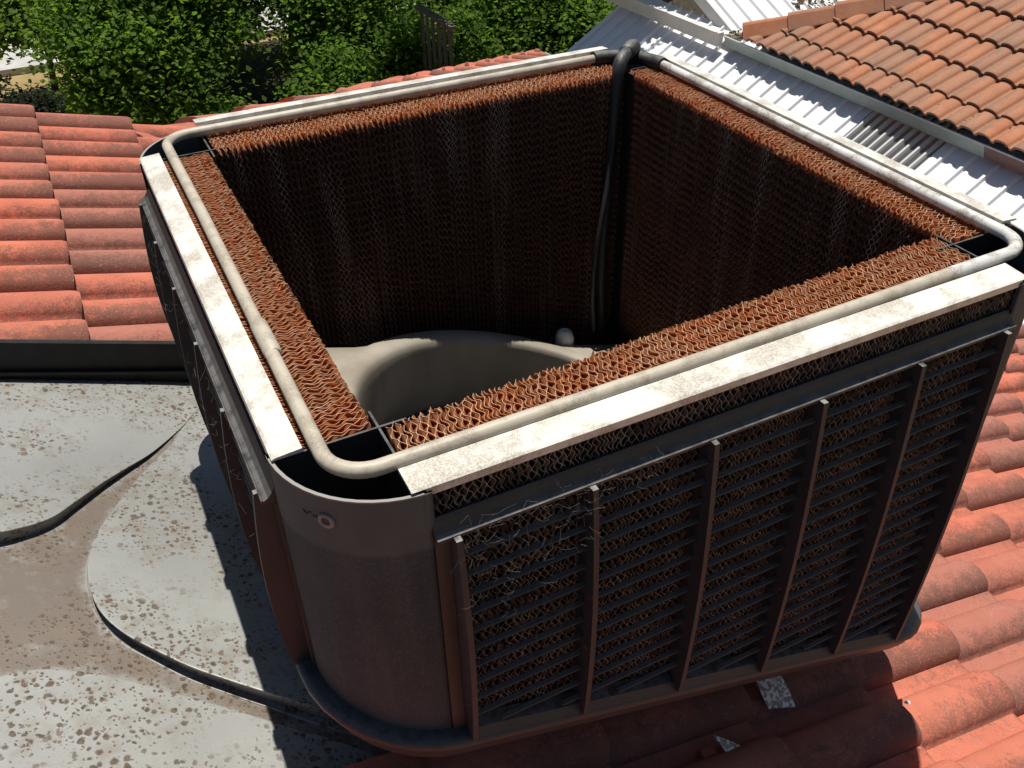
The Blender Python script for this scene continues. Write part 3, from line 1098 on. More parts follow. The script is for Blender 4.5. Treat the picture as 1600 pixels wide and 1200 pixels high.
for side in range(4):
    fr = MB()
    zb0, zb1 = face_base(side, RIBS[0] - 0.012), face_base(side, RIBS[-1] + 0.012)
    e0, e1 = RIBS[0] - 0.022, RIBS[-1] + 0.022
    # top member with sloping top, side members, bottom member
    topz = -0.055
    pr = [(0.0505, topz), (0.054, topz + 0.001), (0.0575, topz - 0.003), (0.062, topz - 0.0105), (0.068, topz - 0.0165), (0.0745, topz - 0.0195), (0.0760, topz - 0.0180),
          (0.0775, topz - 0.0185), (0.0780, topz - 0.022), (0.0755, topz - 0.0245), (0.060, topz - 0.0255), (0.0505, topz - 0.024)]
    rs_ = 0.72 if side in (0, 2) else 0.86
    pr = [(0.0505 + (o_ - 0.0505) * rs_, z) for o_, z in pr]
    A = [F3(side, e0, o_, z) for o_, z in pr]
    Bq = [F3(side, e1, o_, z) for o_, z in pr]
    k7 = len(pr)
    fr.add(A + Bq, [(i, (i + 1) % k7, k7 + (i + 1) % k7, k7 + i) for i in range(k7)])
    fr.add(A, [tuple(range(k7))]); fr.add(Bq, [tuple(range(k7))])
    for s0, s1 in ((e0, RIBS[0] - 0.0045), (RIBS[-1] + 0.0045, e1)):
        fr.hexa([F3(side, s0, 0.048, face_base(side, s0)), F3(side, s1, 0.048, face_base(side, s1)), F3(side, s1, 0.060, face_base(side, s1)), F3(side, s0, 0.060, face_base(side, s0))],
                [F3(side, s0, 0.048, topz - 0.027), F3(side, s1, 0.048, topz - 0.027), F3(side, s1, 0.060, topz - 0.027), F3(side, s0, 0.060, topz - 0.027)])
    q0, q1 = RIBS[0], RIBS[-1]
    fr.hexa([F3(side, q0, 0.050, face_base(side, q0) + 0.001), F3(side, q1, 0.050, face_base(side, q1) + 0.001), F3(side, q1, 0.078, face_base(side, q1) + 0.001), F3(side, q0, 0.078, face_base(side, q0) + 0.001)],
            [F3(side, q0, 0.050, face_base(side, q0) + 0.017), F3(side, q1, 0.050, face_base(side, q1) + 0.017), F3(side, q1, 0.070, face_base(side, q1) + 0.013), F3(side, q0, 0.070, face_base(side, q0) + 0.013)])
    lp = fr.build('louvre_panel', M['frame'], cool)
    for ri, ra in enumerate(RIBS):
        rb = MB()
        zb = face_base(side, ra) + 0.002
        zs = [-0.0752 + (zb + 0.0752) * q / 12 for q in range(13)]
        hw = 0.0042
        Lf, Rf = [], []
        for z in zs:
            bo = bulge(z, zb) if z > zb + 0.001 else 0.082
            Lf.append((F3(side, ra - hw, 0.052, z), F3(side, ra - hw * 0.9, bo, z)))
            Rf.append((F3(side, ra + hw, 0.052, z), F3(side, ra + hw * 0.9, bo, z)))
        vsx = [p for pr_ in Lf for p in pr_] + [p for pr_ in Rf for p in pr_]
        o = 26
        fx = []
        for i in range(12):
            fx += [(2 * i, 2 * i + 1, 2 * i + 3, 2 * i + 2), (o + 2 * i, o + 2 * i + 2, o + 2 * i + 3, o + 2 * i + 1), (2 * i + 1, o + 2 * i + 1, o + 2 * i + 3, 2 * i + 3)]
        fx += [(0, o, o + 1, 1), (24, 25, o + 25, o + 24)]
        rb.add(vsx, fx)
        rb.build('louvre_rib', M['plastic'], lp)
    for bi in range(5):
        b0, b1 = RIBS[bi] + 0.0044, RIBS[bi + 1] - 0.0044
        k = 0
        while True:
            z = -0.108 - 0.0343 * k
            k += 1
            a0, a1 = b0, b1
            if z < max(face_base(side, b0), face_base(side, b1)) + 0.014:
                if side in (0, 2):
                    lim = (-0.42 + 0.022 - z) / 0.36
                    a0 = max(a0, lim)
                else:
                    break
            if a1 - a0 < 0.012:
                break
            sl = MB()
            bo = 0.0735
            A = [(bo - 0.0075, z + 0.0030), (bo - 0.0060, z + 0.0044), (bo - 0.001, z + 0.0016), (bo, z - 0.0004), (bo - 0.0015, z - 0.0020), (bo - 0.0070, z + 0.0008)]
            PA = [F3(side, a0, o_, zz) for o_, zz in A]
            PB = [F3(side, a1, o_, zz) for o_, zz in A]
            sl.add(PA + PB, [(i, (i + 1) % 6, 6 + (i + 1) % 6, 6 + i) for i in range(6)])
            sl.build('louvre_slat', M['slat'], lp)

# --- water distribution pipe loop
PR = 0.0093


def arc(cx, cy, r, a0, a1, n=10):
    return [(cx + math.cos(rad(a0 + (a1 - a0) * i / n)) * r, cy + math.sin(rad(a0 + (a1 - a0) * i / n)) * r) for i in range(n + 1)]


RB = 0.050
zp = 0.0
# dusty run: back -> left -> near -> front
path = [(0.93, S), (RB, S)][::1]
pts = [(0.955, S), (0.6, S)] + arc(RB, S - RB, RB, 90, 180) + [(0.001, 0.7), (-0.001, 0.35)] + arc(RB - 0.003, RB - 0.006, RB, 180, 270) + [(0.4, -0.006), (0.7, -0.004), (0.90, -0.001)]
wp = MB().tube([W(u, v, zp) for u, v in pts], PR, 16).build('water_pipe', M['pipe_dusty'], cool)
pts = [(0.89, -0.001)] + arc(S - RB, RB, RB, 270, 360) + [(S, 0.4), (S, 0.8), (S, 0.955)]
MB().tube([W(u, v, zp + 0.0002) for u, v in pts], PR + 0.0003, 16).build('water_pipe', M['pipe_white'], cool)
MB().tube([W(0.0, 0.335, zp), W(0, 0.33, zp), W(0, 0.26, zp), W(0, 0.255, zp)], [PR, PR + 0.0024, PR + 0.0024, PR], 16).build('pipe_coupler', M['pipe_dusty'], wp)
# riser, elbow and tee in the far corner
bp = MB()
ex, ey = 0.965, 0.972
bp.tube([W(0.935, 0.950, -0.68), W(0.925, 0.950, -0.52), W(0.930, 0.955, -0.36), W(0.948, 0.965, -0.17), W(0.957, 0.970, -0.012), W(0.962, 0.974, 0.005), W(0.972, 0.982, 0.014), W(0.99, 0.998, 0.018), W(1.02, 1.024, 0.019)],
        [0.0125, 0.0125, 0.0125, 0.0130, 0.0135, 0.0155, 0.0155, 0.0145, 0.0145], 16)
bp.tube([W(0.998, 1.005, 0.0185), W(1.000, 1.007, 0.0185), W(1.034, 1.036, 0.019), W(1.041, 1.042, 0.017), W(1.046, 1.047, 0.010), W(1.046, 1.047, 0.0), W(1.046, 1.047, -0.02)],
        [0.0150, 0.0180, 0.0180, 0.0175, 0.016, 0.015, 0.015], 16)
rp = bp.build('riser_pipe', M['black_pipe'], cool)
MB().tube([W(1.046, 1.047, -0.004), W(1.056, 0.99, -0.002), W(1.059, 0.965, 0), W(1.0595, 0.948, 0)], [0.014, 0.0155, 0.0155, 0.0155], 14).build('pipe_socket', M['black_pipe'], rp)
MB().tube([W(1.046, 1.047, -0.004), W(0.99, 1.058, -0.002), W(0.965, 1.06, 0), W(0.948, 1.06, 0)], [0.014, 0.0155, 0.0155, 0.0155], 14).build('pipe_socket', M['black_pipe'], rp)
hp = [W(*p) for p in ((0.952, 0.966, -0.10), (0.945, 0.955, -0.16), (0.912, 0.925, -0.27), (0.882, 0.90, -0.36), (0.872, 0.90, -0.45), (0.875, 0.905, -0.54), (0.885, 0.91, -0.63))]
MB().tube(hp, 0.0065, 10).build('hose', M['black_pipe'], cool)

# ================================================================== cobwebs on the louvres
def cobweb(label, spots, count, seed, side):
    r = random.Random(seed)
    mb = MB()

    def seg(p, q, rr):
        p, q = Vector(p), Vector(q)
        mid = (p + q) / 2 + Vector((r.uniform(-1, 1), r.uniform(-1, 1), -1.5)) * 0.05 * (q - p).length
        mb.tube([p, mid, q], rr, 3, False)
    for _ in range(count):
        a0, a1, z0, z1 = r.choice(spots)
        a, z = r.uniform(a0, a1), r.uniform(z0, z1)
        o_ = r.uniform(0.07, 0.098)
        p = F3(side, a, o_, z)
        for _s in range(r.choice((1, 2, 2, 3))):
            ln = r.uniform(0.004, 0.018)
            an = r.uniform(0, 6.28)
            a2, z2 = a + math.cos(an) * ln, z + math.sin(an) * ln
            o2 = min(max(o_ + r.uniform(-0.008, 0.008), 0.066), 0.102)
            q = F3(side, a2, o2, z2)
            seg(p, q, r.uniform(0.00005, 0.00011))
            a, z, o_, p = a2, z2, o2, q
    o = mb.build('cobweb', M['web'])
    return tag(o, label, 'cobweb', 'cobwebs on the louvres', 'stuff')


cobweb('dusty cobweb across the first louvre bay beside the near corner', [(0.10, 0.28, -0.15, -0.055), (0.10, 0.17, -0.33, -0.07), (0.12, 0.36, -0.085, -0.05), (0.30, 0.95, -0.5, -0.08), (0.10, 0.28, -0.4, -0.08)], 200, 3, 0)
cobweb('thin cobweb between the dark fins of the left louvre panel', [(0.10, 0.45, -0.16, -0.045), (0.45, 0.95, -0.12, -0.05)], 80, 4, 3)

# ================================================================== bits lying on the tiles
def foil(label, pts, th, seed):
    r = random.Random(seed)
    mb = MB()
    n = len(pts) // 2
    vsx = []
    for i, (u, v, h) in enumerate(pts):
        vsx.append(W(u, v, roof_z(u) + h + r.uniform(-0.003, 0.003)))
    low = [(x, y, z - th) for x, y, z in vsx]
    fcs = []
    for i in range(n - 1):
        fcs += [(2 * i, 2 * i + 1, 2 * i + 3, 2 * i + 2)]
    k = len(vsx)
    mb.add(vsx + low, fcs + [tuple(k + j for j in f[::-1]) for f in fcs] + [(0, 2, k + 2, k), (1, k + 1, k + 3, 3)])
    o = mb.build('foil_strip', M['foil'])
    return tag(o, label, 'foil', 'scraps of foil on the tiles')


foil('crumpled silver foil strip folded over a tile roll under the cooler', [(0.75, 0.20, 0.05), (0.80, 0.185, 0.05), (0.745, 0.125, 0.06), (0.80, 0.105, 0.06), (0.745, 0.085, 0.085), (0.80, 0.07, 0.085), (0.74, 0.045, 0.088), (0.80, 0.032, 0.088), (0.735, 0.005, 0.07), (0.80, -0.005, 0.07), (0.735, -0.02, 0.05), (0.798, -0.03, 0.05)], 0.002, 1)
foil('small pointed foil scrap beside the broken tile edge', [(0.575, -0.045, 0.060), (0.578, -0.047, 0.060), (0.582, -0.075, 0.055), (0.612, -0.066, 0.055), (0.590, -0.096, 0.04), (0.635, -0.088, 0.045)], 0.002, 2)


def chip(label, u, v, h, l, w, seed):
    r = random.Random(seed)
    mb = MB()
    b = [(u, v), (u + l, v + 0.004), (u + l * 1.02, v + w), (u + 0.01, v + w * 0.9)]
    mb.hexa([W(x, y, roof_z(x) + h) for x, y in b], [W(x + r.uniform(-.004, .004), y, roof_z(x) + h + 0.012 + r.uniform(-.004, .004)) for x, y in b])
    me = mb.mesh('tile_chip', M['tile'])
    at = me.attributes.new('wear', 'FLOAT', 'POINT')
    at.data.foreach_set('value', [0.0] * len(me.vertices))
    return tag(link('tile_chip', me), label, 'tile chip', 'broken bits of red tile')


chip('orange chip of broken tile lying in a tile pan left of the cooler', 0.03 - 0.2, 1.60, 0.022, 0.09, 0.03, 1)
chip('broken wedge of red tile beside the pointed foil scrap', 0.535, -0.085, 0.02, 0.04, 0.04, 2)
for (u, v, h, s, lab) in ((2.09, 0.66, 0.032, 0.012, 'white bird dropping in a tile pan right of the cooler'), (1.035, -0.105, 0.078, 0.006, 'white speck on a sunlit roll below the cooler')):
    mb = MB()
    pts = [W(u + math.cos(a_) * s * 1.5, v + math.sin(a_) * s * (0.8 + 0.3 * math.sin(3 * a_)), roof_z(u + math.cos(a_) * s * 1.5) + h) for a_ in np.linspace(0, 6.28, 11)[:-1]]
    top_ = [(x * .5 + pts[0][0] * .0 + u * .5, y * .5 + v * .5, z * .5 + .5 * (roof_z(u) + h + ZO) + 0.004) for x, y, z in pts]
    mb.add(pts + top_, [(i, (i + 1) % 10, 10 + (i + 1) % 10, 10 + i) for i in range(10)] + [tuple(range(10, 20))], True)
    tag(mb.build('bird_dropping', M['white_spot']), lab, 'dropping')

# ================================================================== white patio roof
PZ, PS = -2.22, 0.60


def pat_z(u):
    return PZ + PS * (u - 5.68)


patio = thing('patio_roof', 'white ribbed steel patio roof below the neighbouring gutter', 'roof')
RIBP = 0.194
PU0, PU1 = 4.3, 6.0


def ribbed_sheet(name, mat, parent, v_hi, count, pitch, rh, tw, bw, pan_mat=None):
    """sheet starting at v_hi going towards lower v, with `count` ribs"""
    prof = []
    for i in range(count):
        c = v_hi - pitch * (i + 0.5)
        prof += [(c + pitch / 2, 0), (c + bw / 2, 0), (c + tw / 2, rh), (c - tw / 2, rh), (c - bw / 2, 0)]
    prof.append((v_hi - pitch * count, 0))
    mb = MB()
    th = 0.0015
    for q in range(len(prof) - 1):
        (va, ha), (vb, hb_) = prof[q], prof[q + 1]
        mb.add([W(PU0, va, pat_z(PU0) + ha), W(PU0, vb, pat_z(PU0) + hb_), W(PU1, vb, pat_z(PU1) + hb_), W(PU1, va, pat_z(PU1) + ha)], [(0, 1, 2, 3)])
    o = mb.build(name, mat, parent)
    if pan_mat:
        o.data.materials.append(pan_mat)
        for q, p in enumerate(o.data.polygons):
            p.material_index = 1 if q % 5 in (0, 4) else 0
    return o


v = 6.004 + RIBP * 12.5
for _ in range(5):
    ribbed_sheet('roof_sheet', M['steel_white'], patio, v, 4, RIBP, 0.031, 0.022, 0.040)
    v -= 4 * RIBP
V_POLY = v
sk = ribbed_sheet('skylight_sheet', M['poly'], patio, V_POLY - 0.001, 9, 4 * RIBP / 9, 0.026, 0.020, 0.036, M['poly_clear'])
tag(sk, 'clear corrugated skylight sheet in the white patio roof')
v = V_POLY - 4 * RIBP - 0.001
while v > 1.0:
    ribbed_sheet('roof_sheet', M['steel_white'], patio, v, 4, RIBP, 0.031, 0.022, 0.040)
    v -= 4 * RIBP
for vp in (8.2, 1.2):
    for pu in (PU0 + 0.2, PU1 - 0.2):
        MB().box(pu, pu + 0.1, vp, vp + 0.1, 0, pat_z(pu) + ZO - 0.02).build('post', M['timber'], patio)
fb = MB()
fb.hexa([W(5.70, 6.52, -2.115), W(5.76, 6.52, -2.115), W(5.76, 11.5, -2.115), W(5.60, 11.5, -2.115)],
        [W(5.69, 6.52, -1.985), W(5.77, 6.52, -1.985), W(5.75, 11.5, -1.985), W(5.58, 11.5, -1.985)])
fb.hexa([W(5.665, 6.52, -1.986), W(5.69, 6.52, -1.986), W(5.58, 11.5, -1.986), W(5.555, 11.5, -1.986)],
        [W(5.665, 6.52, -1.970), W(5.69, 6.52, -1.970), W(5.58, 11.5, -1.970), W(5.555, 11.5, -1.970)])
tag(fb.build('white_gutter', M['gutter_white'], patio), 'white gutter continuing behind the back corner of the cooler')
# dark underside space below the clear sheet
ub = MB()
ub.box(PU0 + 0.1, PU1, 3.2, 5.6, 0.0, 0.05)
tag(ub.build('patio_floor', M['ground_dark']), 'dark patio floor under the white roof', 'paving', kind='structure')

# ================================================================== neighbouring orange roof
NS = 0.42
NA = math.atan(NS)
NG = 0.31 / math.cos(NA)


def nz(u):
    return -1.885 + NS * (u - 5.94)


nb = thing('neighbouring_house', 'neighbouring house with orange tiled roof and pale green gutter', 'house')
HU, HV = 5.74, 6.20


def nhip(u):
    return HV - (u - HU)


NU1 = 8.8
nd_ = MB()
nd_.add([W(5.78, 1.5, nz(5.78) - 0.02), W(NU1, 1.5, nz(NU1) - 0.02), W(NU1, nhip(NU1), nz(NU1) - 0.02), W(5.78, nhip(5.78), nz(5.78) - 0.02)], [(0, 1, 2, 3)])
nd_.add([W(5.78, nhip(5.78), nz(5.78) - 0.02), W(NU1, nhip(NU1), nz(NU1) - 0.02), W(NU1 + 3, nhip(NU1), nz(NU1) - 0.02), W(NU1 + 3, nhip(5.78), nz(5.78) - 0.02)], [(0, 1, 2, 3)])
ndeck = nd_.build('roof', M['deck'], nb)
tag(ndeck, 'orange concrete tiled roof slope facing the cooler')
MB().box(6.15, 12, 1.6, 5.8, 0, nz(5.78) + ZO - 0.25).build('wall', M['brick'], nb)
tn = tile_mesh('roof_tile', M['tile2'], NG, 0.05, 0.034, 0.128, 0.035, 9)
nrot = Matrix(((-math.cos(NA), 0, -math.sin(NA)), (0, -1, 0), (-math.sin(NA), 0, math.cos(NA))))
for k in range(0, 9):
    ul = 5.94 + 0.31 * (k - 1) + (0.094 if k == 0 else 0)
    v = 4.733 + ROLL * (k % 2) - 20 * 2 * ROLL - 0.02
    while v < 6.6:
        v += 2 * ROLL
        if v + 2 * ROLL < 2.2 or v > nhip(ul) + 0.05:
            continue
        mw = Matrix.Translation(W(ul + random.uniform(-0.004, 0.004), v, nz(ul))) @ nrot.to_4x4() @ Matrix.Rotation(random.uniform(-0.008, 0.008), 4, 'X')
        me = tn
        if v + 2 * ROLL > nhip(ul + 0.4) - 0.05:
            me = cut_copy(tn, mw, [((HU, HV, 0), (1, 1, 0))], 'roof_tile')
            if me is None:
                continue
        o = link('roof_tile', me, ndeck)
        o.matrix_world = mw
hip_caps(ndeck, M['tile2'], W(HU + 0.86 + 0.28 * 5, HV - 0.86 - 0.28 * 5, nz(HU + 0.86 + 1.4) + 0.055), W(HU + 0.03, HV - 0.03, nz(HU + 0.03) + 0.055), 8, 0.10, 0.072, True)
# gutter, two paints, with its litter
GU = 5.715


def gutter(mat, v0, v1):
    pr = [(GU, -2.000), (GU + 0.006, -2.010), (GU + 0.040, -2.104), (GU + 0.15, -2.108), (GU + 0.15, -2.100), (GU + 0.046, -2.096), (GU + 0.012, -2.008), (GU + 0.012, -1.998)]
    mb = MB()
    A = [W(u, v0, z) for u, z in pr]
    Bq = [W(u, v1, z) for u, z in pr]
    mb.add(A + Bq, [(i, (i + 1) % 8, 8 + (i + 1) % 8, 8 + i) for i in range(8)])
    mb.add(A, [tuple(range(8))]); mb.add(Bq, [tuple(range(8))])
    return mb.build('gutter', mat, nb)


gutter(M['gutter_green'], 3.385, 6.45)
tag(gutter(M['gutter_brown'], 1.6, 3.383), 'brown painted end of the pale green gutter')
lipm = MB()
lipm.tube([W(GU + 0.004, 1.6, -1.997), W(GU + 0.004, 6.45, -1.997)], 0.008, 8)
lipm.build('gutter_lip', M['gutter_white'], nb)
# apron flashing notched over the ribs
ap = MB()
AU = 5.815
v = 6.004 + 0.125 + 0.039 + RIBP * 2
segs = []
while v > 1.6:
    segs.append((v, v - 0.125, -0.0))
    segs.append((v - 0.125, v - RIBP, 0.032))
    v -= RIBP
for va, vb, lift in segs:
    zb = pat_z(AU) + lift + 0.001
    ap.hexa([W(AU, va, zb), W(AU, vb, zb), W(AU + 0.004, vb, zb), W(AU + 0.004, va, zb)],
            [W(AU, va, -2.108), W(AU, vb, -2.108), W(AU + 0.004, vb, -2.108), W(AU + 0.004, va, -2.108)])
ap.build('apron_flashing', M['apron'], nb)
# ---- litter along the gutter
def leaf_mesh(name, mat, centres, sizes, normals_up=0.5, seed=0, tint=None, fold=0.25):
    r = np.random.default_rng(seed)
    n = len(centres)
    d = r.normal(size=(n, 3))
    d /= np.linalg.norm(d, axis=1)[:, None]
    nrm = r.normal(size=(n, 3))
    nrm[:, 2] = np.abs(nrm[:, 2]) + normals_up
    nrm /= np.linalg.norm(nrm, axis=1)[:, None]
    a = np.cross(nrm, d)
    a /= np.linalg.norm(a, axis=1)[:, None] + 1e-9
    b = np.cross(nrm, a)
    s = sizes[:, None]
    tip = centres + a * s * 0.62
    tail = centres - a * s * 0.5
    lft = centres + b * s * 0.42 + nrm * s * fold * 0.4 + a * s * 0.04
    rgt = centres - b * s * 0.42 + nrm * s * fold * 0.4 + a * s * 0.04
    V = np.stack([tail, lft, tip, rgt], 1).reshape(-1, 3)
    i = np.arange(n)[:, None] * 4
    F = np.concatenate([i + np.array([[0, 2, 1]]), i + np.array([[0, 3, 2]])], 1).reshape(-1, 3)
    me = bpy.data.meshes.new(name)
    me.vertices.add(len(V))
    me.vertices.foreach_set('co', V.ravel())
    me.loops.add(len(F) * 3)
    me.loops.foreach_set('vertex_index', F.ravel())
    me.polygons.add(len(F))
    me.polygons.foreach_set('loop_start', np.arange(len(F)) * 3)
    me.update(calc_edges=True)
    tn_ = r.random(n) if tint is None else tint
    at = me.attributes.new('tint', 'FLOAT', 'FACE')
    at.data.foreach_set('value', np.repeat(tn_, 2))
    me.materials.append(mat)
    return me


M['litter'] = leaf_material('gutter_litter', (0.025, 0.022, 0.018), (0.16, 0.13, 0.10), (0.03, 0.02, 0.01), 0.05)
n = 9000
lv = rng.uniform(2.4, 6.4, n)
lu = 5.730 + np.abs(rng.normal(0, 0.06, n))
dens = 0.5 + 0.5 * np.sin(lv * 40.5 + 1.2)
keep = (rng.random(n) < (0.25 + 0.75 * dens) * np.clip((6.1 - lv) / 2.2 + 0.15, 0.12, 1)) | (lu < 5.77)
lu, lv = lu[keep], lv[keep]
lz = np.maximum(np.full(len(lu), -1.978), -1.885 + NS * (lu - 5.94) + 0.012) + rng.uniform(0, 0.014, len(lu)) + ZO
tag(link('leaf_litter', leaf_mesh('leaf_litter', M['litter'], np.stack([lu, lv, lz], 1), rng.uniform(0.006, 0.022, len(lu)), 0.4, 3)),
    'dark leaf litter filling the green gutter', 'leaf litter', kind='stuff')

# ================================================================== second white roof behind the hip
aw = thing('awning_roof', 'white ribbed awning roof beyond the orange hip capping', 'roof')
AVL, AZL = 6.62, -2.07


def aw_z(v):
    return AZL + 0.42 * (v - AVL)


for q in range(4):
    ua = 6.00 + q * 4 * RIBP
    prof = []
    for i in range(4):
        c = ua + RIBP * (i + 0.5)
        prof += [(c - RIBP / 2, 0), (c - 0.02, 0), (c - 0.011, 0.031), (c + 0.011, 0.031), (c + 0.02, 0)]
    prof.append((ua + 4 * RIBP, 0))
    mb = MB()
    for (a_, ha), (b_, hb_) in zip(prof[:-1], prof[1:]):
        mb.add([W(a_, AVL, aw_z(AVL) + ha), W(b_, AVL, aw_z(AVL) + hb_), W(b_, 10.5, aw_z(10.5) + hb_), W(a_, 10.5, aw_z(10.5) + ha)], [(0, 1, 2, 3)])
    mb.build('roof_sheet', M['steel_white'], aw)
bg = MB()
bg.hexa([W(5.975, AVL - 0.02, aw_z(AVL) - 0.12), W(5.998, AVL - 0.02, aw_z(AVL) - 0.12), W(5.998, 10.5, aw_z(10.5) - 0.12), W(5.975, 10.5, aw_z(10.5) - 0.12)],
        [W(5.975, AVL - 0.02, aw_z(AVL) + 0.012), W(5.998, AVL - 0.02, aw_z(AVL) + 0.012), W(5.998, 10.5, aw_z(10.5) + 0.012), W(5.975, 10.5, aw_z(10.5) + 0.012)])
bg.build('barge_board', M['gutter_white'], aw)
vg = MB()
vg.hexa([W(5.80, 6.44, -2.03), W(9.5, 6.44, -2.03), W(9.5, 6.60, -2.03), W(5.80, 6.60, -2.03)], [W(5.80, 6.44, -1.995), W(9.5, 6.44, -1.995), W(9.5, 6.47, -1.995), W(5.80, 6.47, -1.995)])
vg.build('box_gutter', M['cream'], aw)
for pu in (7.7, 9.0):
    MB().box(pu, pu + 0.1, 10.2, 10.3, 0, aw_z(10.25) + ZO - 0.05).build('post', M['timber'], aw)
n = 900
dc = np.stack([rng.uniform(6.95, 9.0, n), 6.75 + np.abs(rng.normal(0, 0.45, n)), np.zeros(n)], 1)
dc[:, 2] = aw_z(dc[:, 1]) + ZO + rng.uniform(0.0, 0.16, n)
tag(link('dry_leaves', leaf_mesh('dry_leaves', M['leaf_dry'], dc, rng.uniform(0.03, 0.075, n), 0.3, 9)),
    'pile of dry leaves and twigs on the second white roof', 'dry leaves', kind='stuff')

# ================================================================== fence beyond the roof
fence = thing('paling_fence', 'short run of grey timber paling fence between the trees', 'fence')
fu = 4.68
q = 0
vq = 10.82
while vq < 11.95:
    MB().box(fu, fu + 0.018, vq, vq + 0.095, 0.05, 1.72 + 0.02 * math.sin(q * 2.1)).build('paling', M['timber'], fence)
    vq += 0.20
    q += 1
MB().box(fu - 0.03, fu + 0.06, 10.75, 12.0, 1.745, 1.80).build('top_rail', M['timber'], fence)
MB().box(fu + 0.02, fu + 0.06, 10.75, 12.0, 0.45, 0.53).build('rail', M['timber'], fence)

# ================================================================== trees
def tree(name, label, base, blobs, mat, leaf, group, trunk_r=0.12, seed=1, clump=0.42, droop=0.35, cat='tree'):
    """blobs: (u, v, z_above_ground, ru, rv, rz, leaves)"""
    r = np.random.default_rng(seed)
    rr = random.Random(seed)
    t = thing(name, label, cat, (base[0], base[1], 0), group)
    inv = Vector((-base[0], -base[1], 0))
    C, Sz, Tn = [], [], []
    tm = MB()
    top = Vector((base[0], base[1], max(b[2] for b in blobs) * 0.75))
    pts = [Vector((base[0], base[1], 0)), Vector((base[0] + rr.uniform(-.1, .1), base[1] + rr.uniform(-.1, .1), top.z * 0.45)), top]
    tm.tube([p + inv for p in pts], [trunk_r, trunk_r * 0.75, trunk_r * 0.4], 9)
    limbs = MB()
    for bi, (bu, bv, bz, ru, rv, rz, nl) in enumerate(blobs):
        nc = max(6, int(nl / 200))
        d = r.normal(size=(nc, 3))
        d /= np.linalg.norm(d, axis=1)[:, None]
        rad_ = r.random(nc) ** 0.42
        cc = np.array([bu, bv, bz]) + d * rad_[:, None] * np.array([ru, rv, rz])
        st = pts[1] + (pts[2] - pts[1]) * rr.uniform(0, 0.9)
        ctr = Vector((bu, bv, bz))
        mid = (st + ctr) / 2 + Vector((rr.uniform(-.15, .15), rr.uniform(-.15, .15), 0.12))
        limbs.tube([st + inv, mid + inv, ctr + inv], [trunk_r * 0.45, trunk_r * 0.3, trunk_r * 0.14], 6)
        for c in cc[:14]:
            cvec = Vector(c)
            limbs.tube([ctr + inv, (ctr + cvec) / 2 + Vector((0, 0, 0.05)) + inv, cvec + inv], [trunk_r * 0.13, trunk_r * 0.09, trunk_r * 0.03], 4, False)
        wgt = r.random(nc) ** 1.5 + 0.08
        ids = r.choice(nc, nl, p=wgt / wgt.sum())
        rad2 = clump * (0.25 + 0.55 * (wgt / wgt.max()) ** 0.6)
        off = r.normal(size=(nl, 3)) * rad2[ids][:, None]
        off[:, 2] *= 0.5
        pos = cc[ids] + off
        pos[:, 2] -= droop * (off[:, 0] ** 2 + off[:, 1] ** 2)
        C.append(pos)
        Sz.append(r.uniform(0.7, 1.25, nl) * leaf)
        ct = r.random(nc)
        Tn.append(np.clip(ct[ids] ** 1.4 * 0.8 + r.random(nl) * 0.3, 0, 1))
    C = np.concatenate(C) - np.array([base[0], base[1], 0])
    ok = C[:, 2] > 0.1
    me = leaf_mesh('crown', mat, C[ok], np.concatenate(Sz)[ok], 0.7, seed, np.concatenate(Tn)[ok])
    link('crown', me, t)
    tm.build('trunk', M['bark'], t)
    limbs.build('limb', M['bark'], t)
    return t


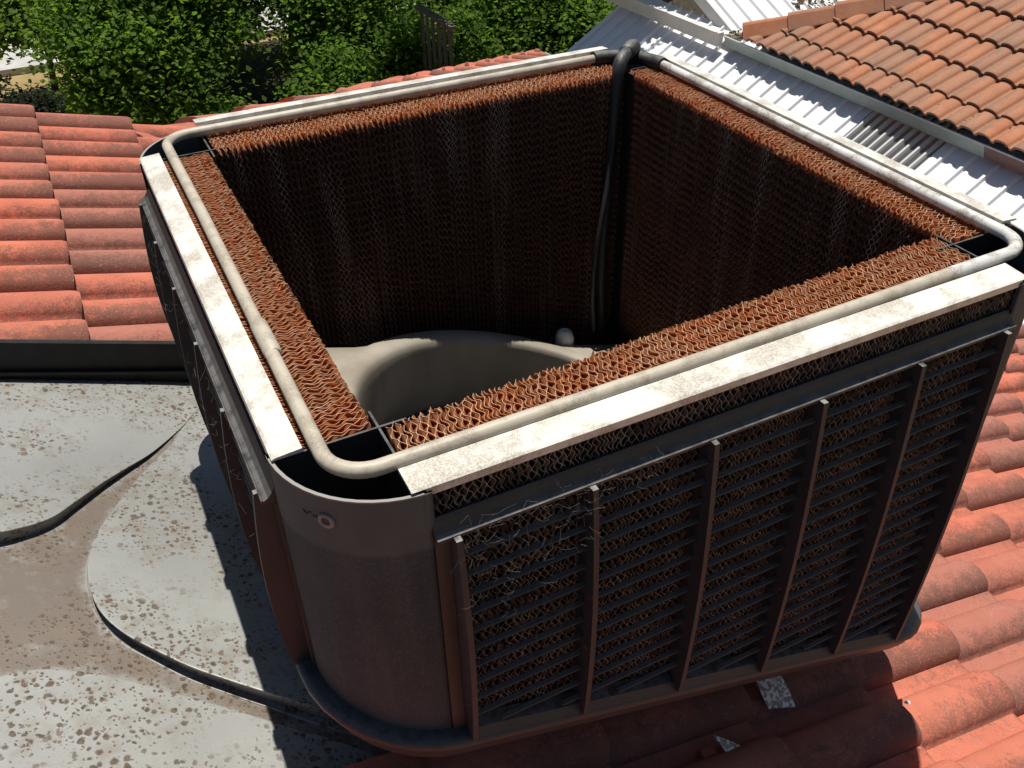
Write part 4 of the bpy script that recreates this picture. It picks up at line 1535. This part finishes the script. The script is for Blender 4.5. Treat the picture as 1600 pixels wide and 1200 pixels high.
G = 'trees beyond the red roof'
tree('maple_tree', 'large dark green leafy tree left of centre behind the red roof', (1.5, 14.1),
     [(1.20, 14.0, 1.80, 1.40, 1.0, 1.0, 26000), (0.90, 12.9, 1.25, 0.92, 0.8, 0.85, 14000), (1.85, 12.2, 0.55, 0.40, 0.35, 0.32, 2200), (2.7, 14.9, 2.5, 0.9, 0.8, 0.55, 10000)],
     M['leaf_a'], 0.082, G, 0.13, 21)
tree('maple_tree', 'bright backlit leafy tree at the top left corner', (-0.3, 16.2),
     [(-0.42, 15.3, 1.68, 0.62, 0.6, 0.48, 8000), (0.35, 15.9, 1.80, 0.7, 0.6, 0.5, 8000), (-0.3, 16.6, 2.2, 0.9, 0.6, 0.45, 6000)],
     M['leaf_b'], 0.085, G, 0.06, 22)
tree('maple_tree', 'tall leafy tree behind the middle of the back rim', (4.2, 14.3),
     [(3.95, 13.6, 1.2, 0.70, 0.9, 1.05, 17000), (4.3, 14.2, 1.9, 1.0, 0.8, 0.65, 11000), (3.55, 12.4, 0.70, 0.52, 0.55, 0.55, 5500), (4.9, 12.8, 0.85, 0.7, 0.6, 0.7, 6500), (5.3, 14.6, 1.8, 0.8, 0.6, 0.6, 7000), (4.9, 11.9, 3.3, 0.7, 0.6, 0.3, 5000)],  # last blob is unseen canopy, added above the fence to shade it
     M['leaf_a'], 0.082, G, 0.12, 23)
tree('maple_tree', 'dense leafy tree between the paling fence and the patio roof', (7.2, 13.2),
     [(6.9, 13.0, 1.1, 1.25, 1.0, 1.0, 23000), (7.6, 12.0, 1.1, 0.65, 0.6, 0.8, 8000), (5.8, 12.4, 0.75, 0.7, 0.5, 0.7, 8500), (8.0, 13.6, 1.5, 0.9, 0.8, 0.7, 9000), (6.3, 14.5, 1.7, 1.0, 0.8, 0.75, 12000)],
     M['leaf_a'], 0.082, G, 0.12, 24)
tree('sapling_tree', 'light green tree leaning over the shaded end of the patio roof', (10.2, 11.6),
     [(7.35, 10.8, 1.35, 0.25, 0.3, 0.6, 900), (5.75, 8.55, 4.2, 0.75, 0.45, 0.4, 8000)], M['leaf_b'], 0.085, G, 0.05, 25, 0.3)
tree('conifer_tree', 'very dark round evergreen behind the left end of the roof', (-1.08, 11.6),
     [(-1.08, 11.6, 1.05, 0.80, 0.7, 0.85, 14000)], M['leaf_c'], 0.055, G, 0.09, 26, 0.2)
tree('maple_tree', 'shaded leafy tree set back between the two dark crowns', (2.6, 16.9),
     [(2.3, 16.3, 1.25, 1.0, 0.5, 1.0, 12000), (3.3, 16.6, 1.5, 0.9, 0.5, 0.9, 9000)], M['leaf_a'], 0.082, G, 0.1, 29)
tree('leafy_shrub', 'leafy shrub covering the foot of the paling fence', (4.9, 10.75),
     [(4.75, 10.75, 0.72, 0.45, 0.35, 0.42, 3200), (5.3, 11.1, 0.8, 0.5, 0.35, 0.45, 3000)], M['leaf_a'], 0.075, G, 0.04, 28, 0.3, cat='shrub')
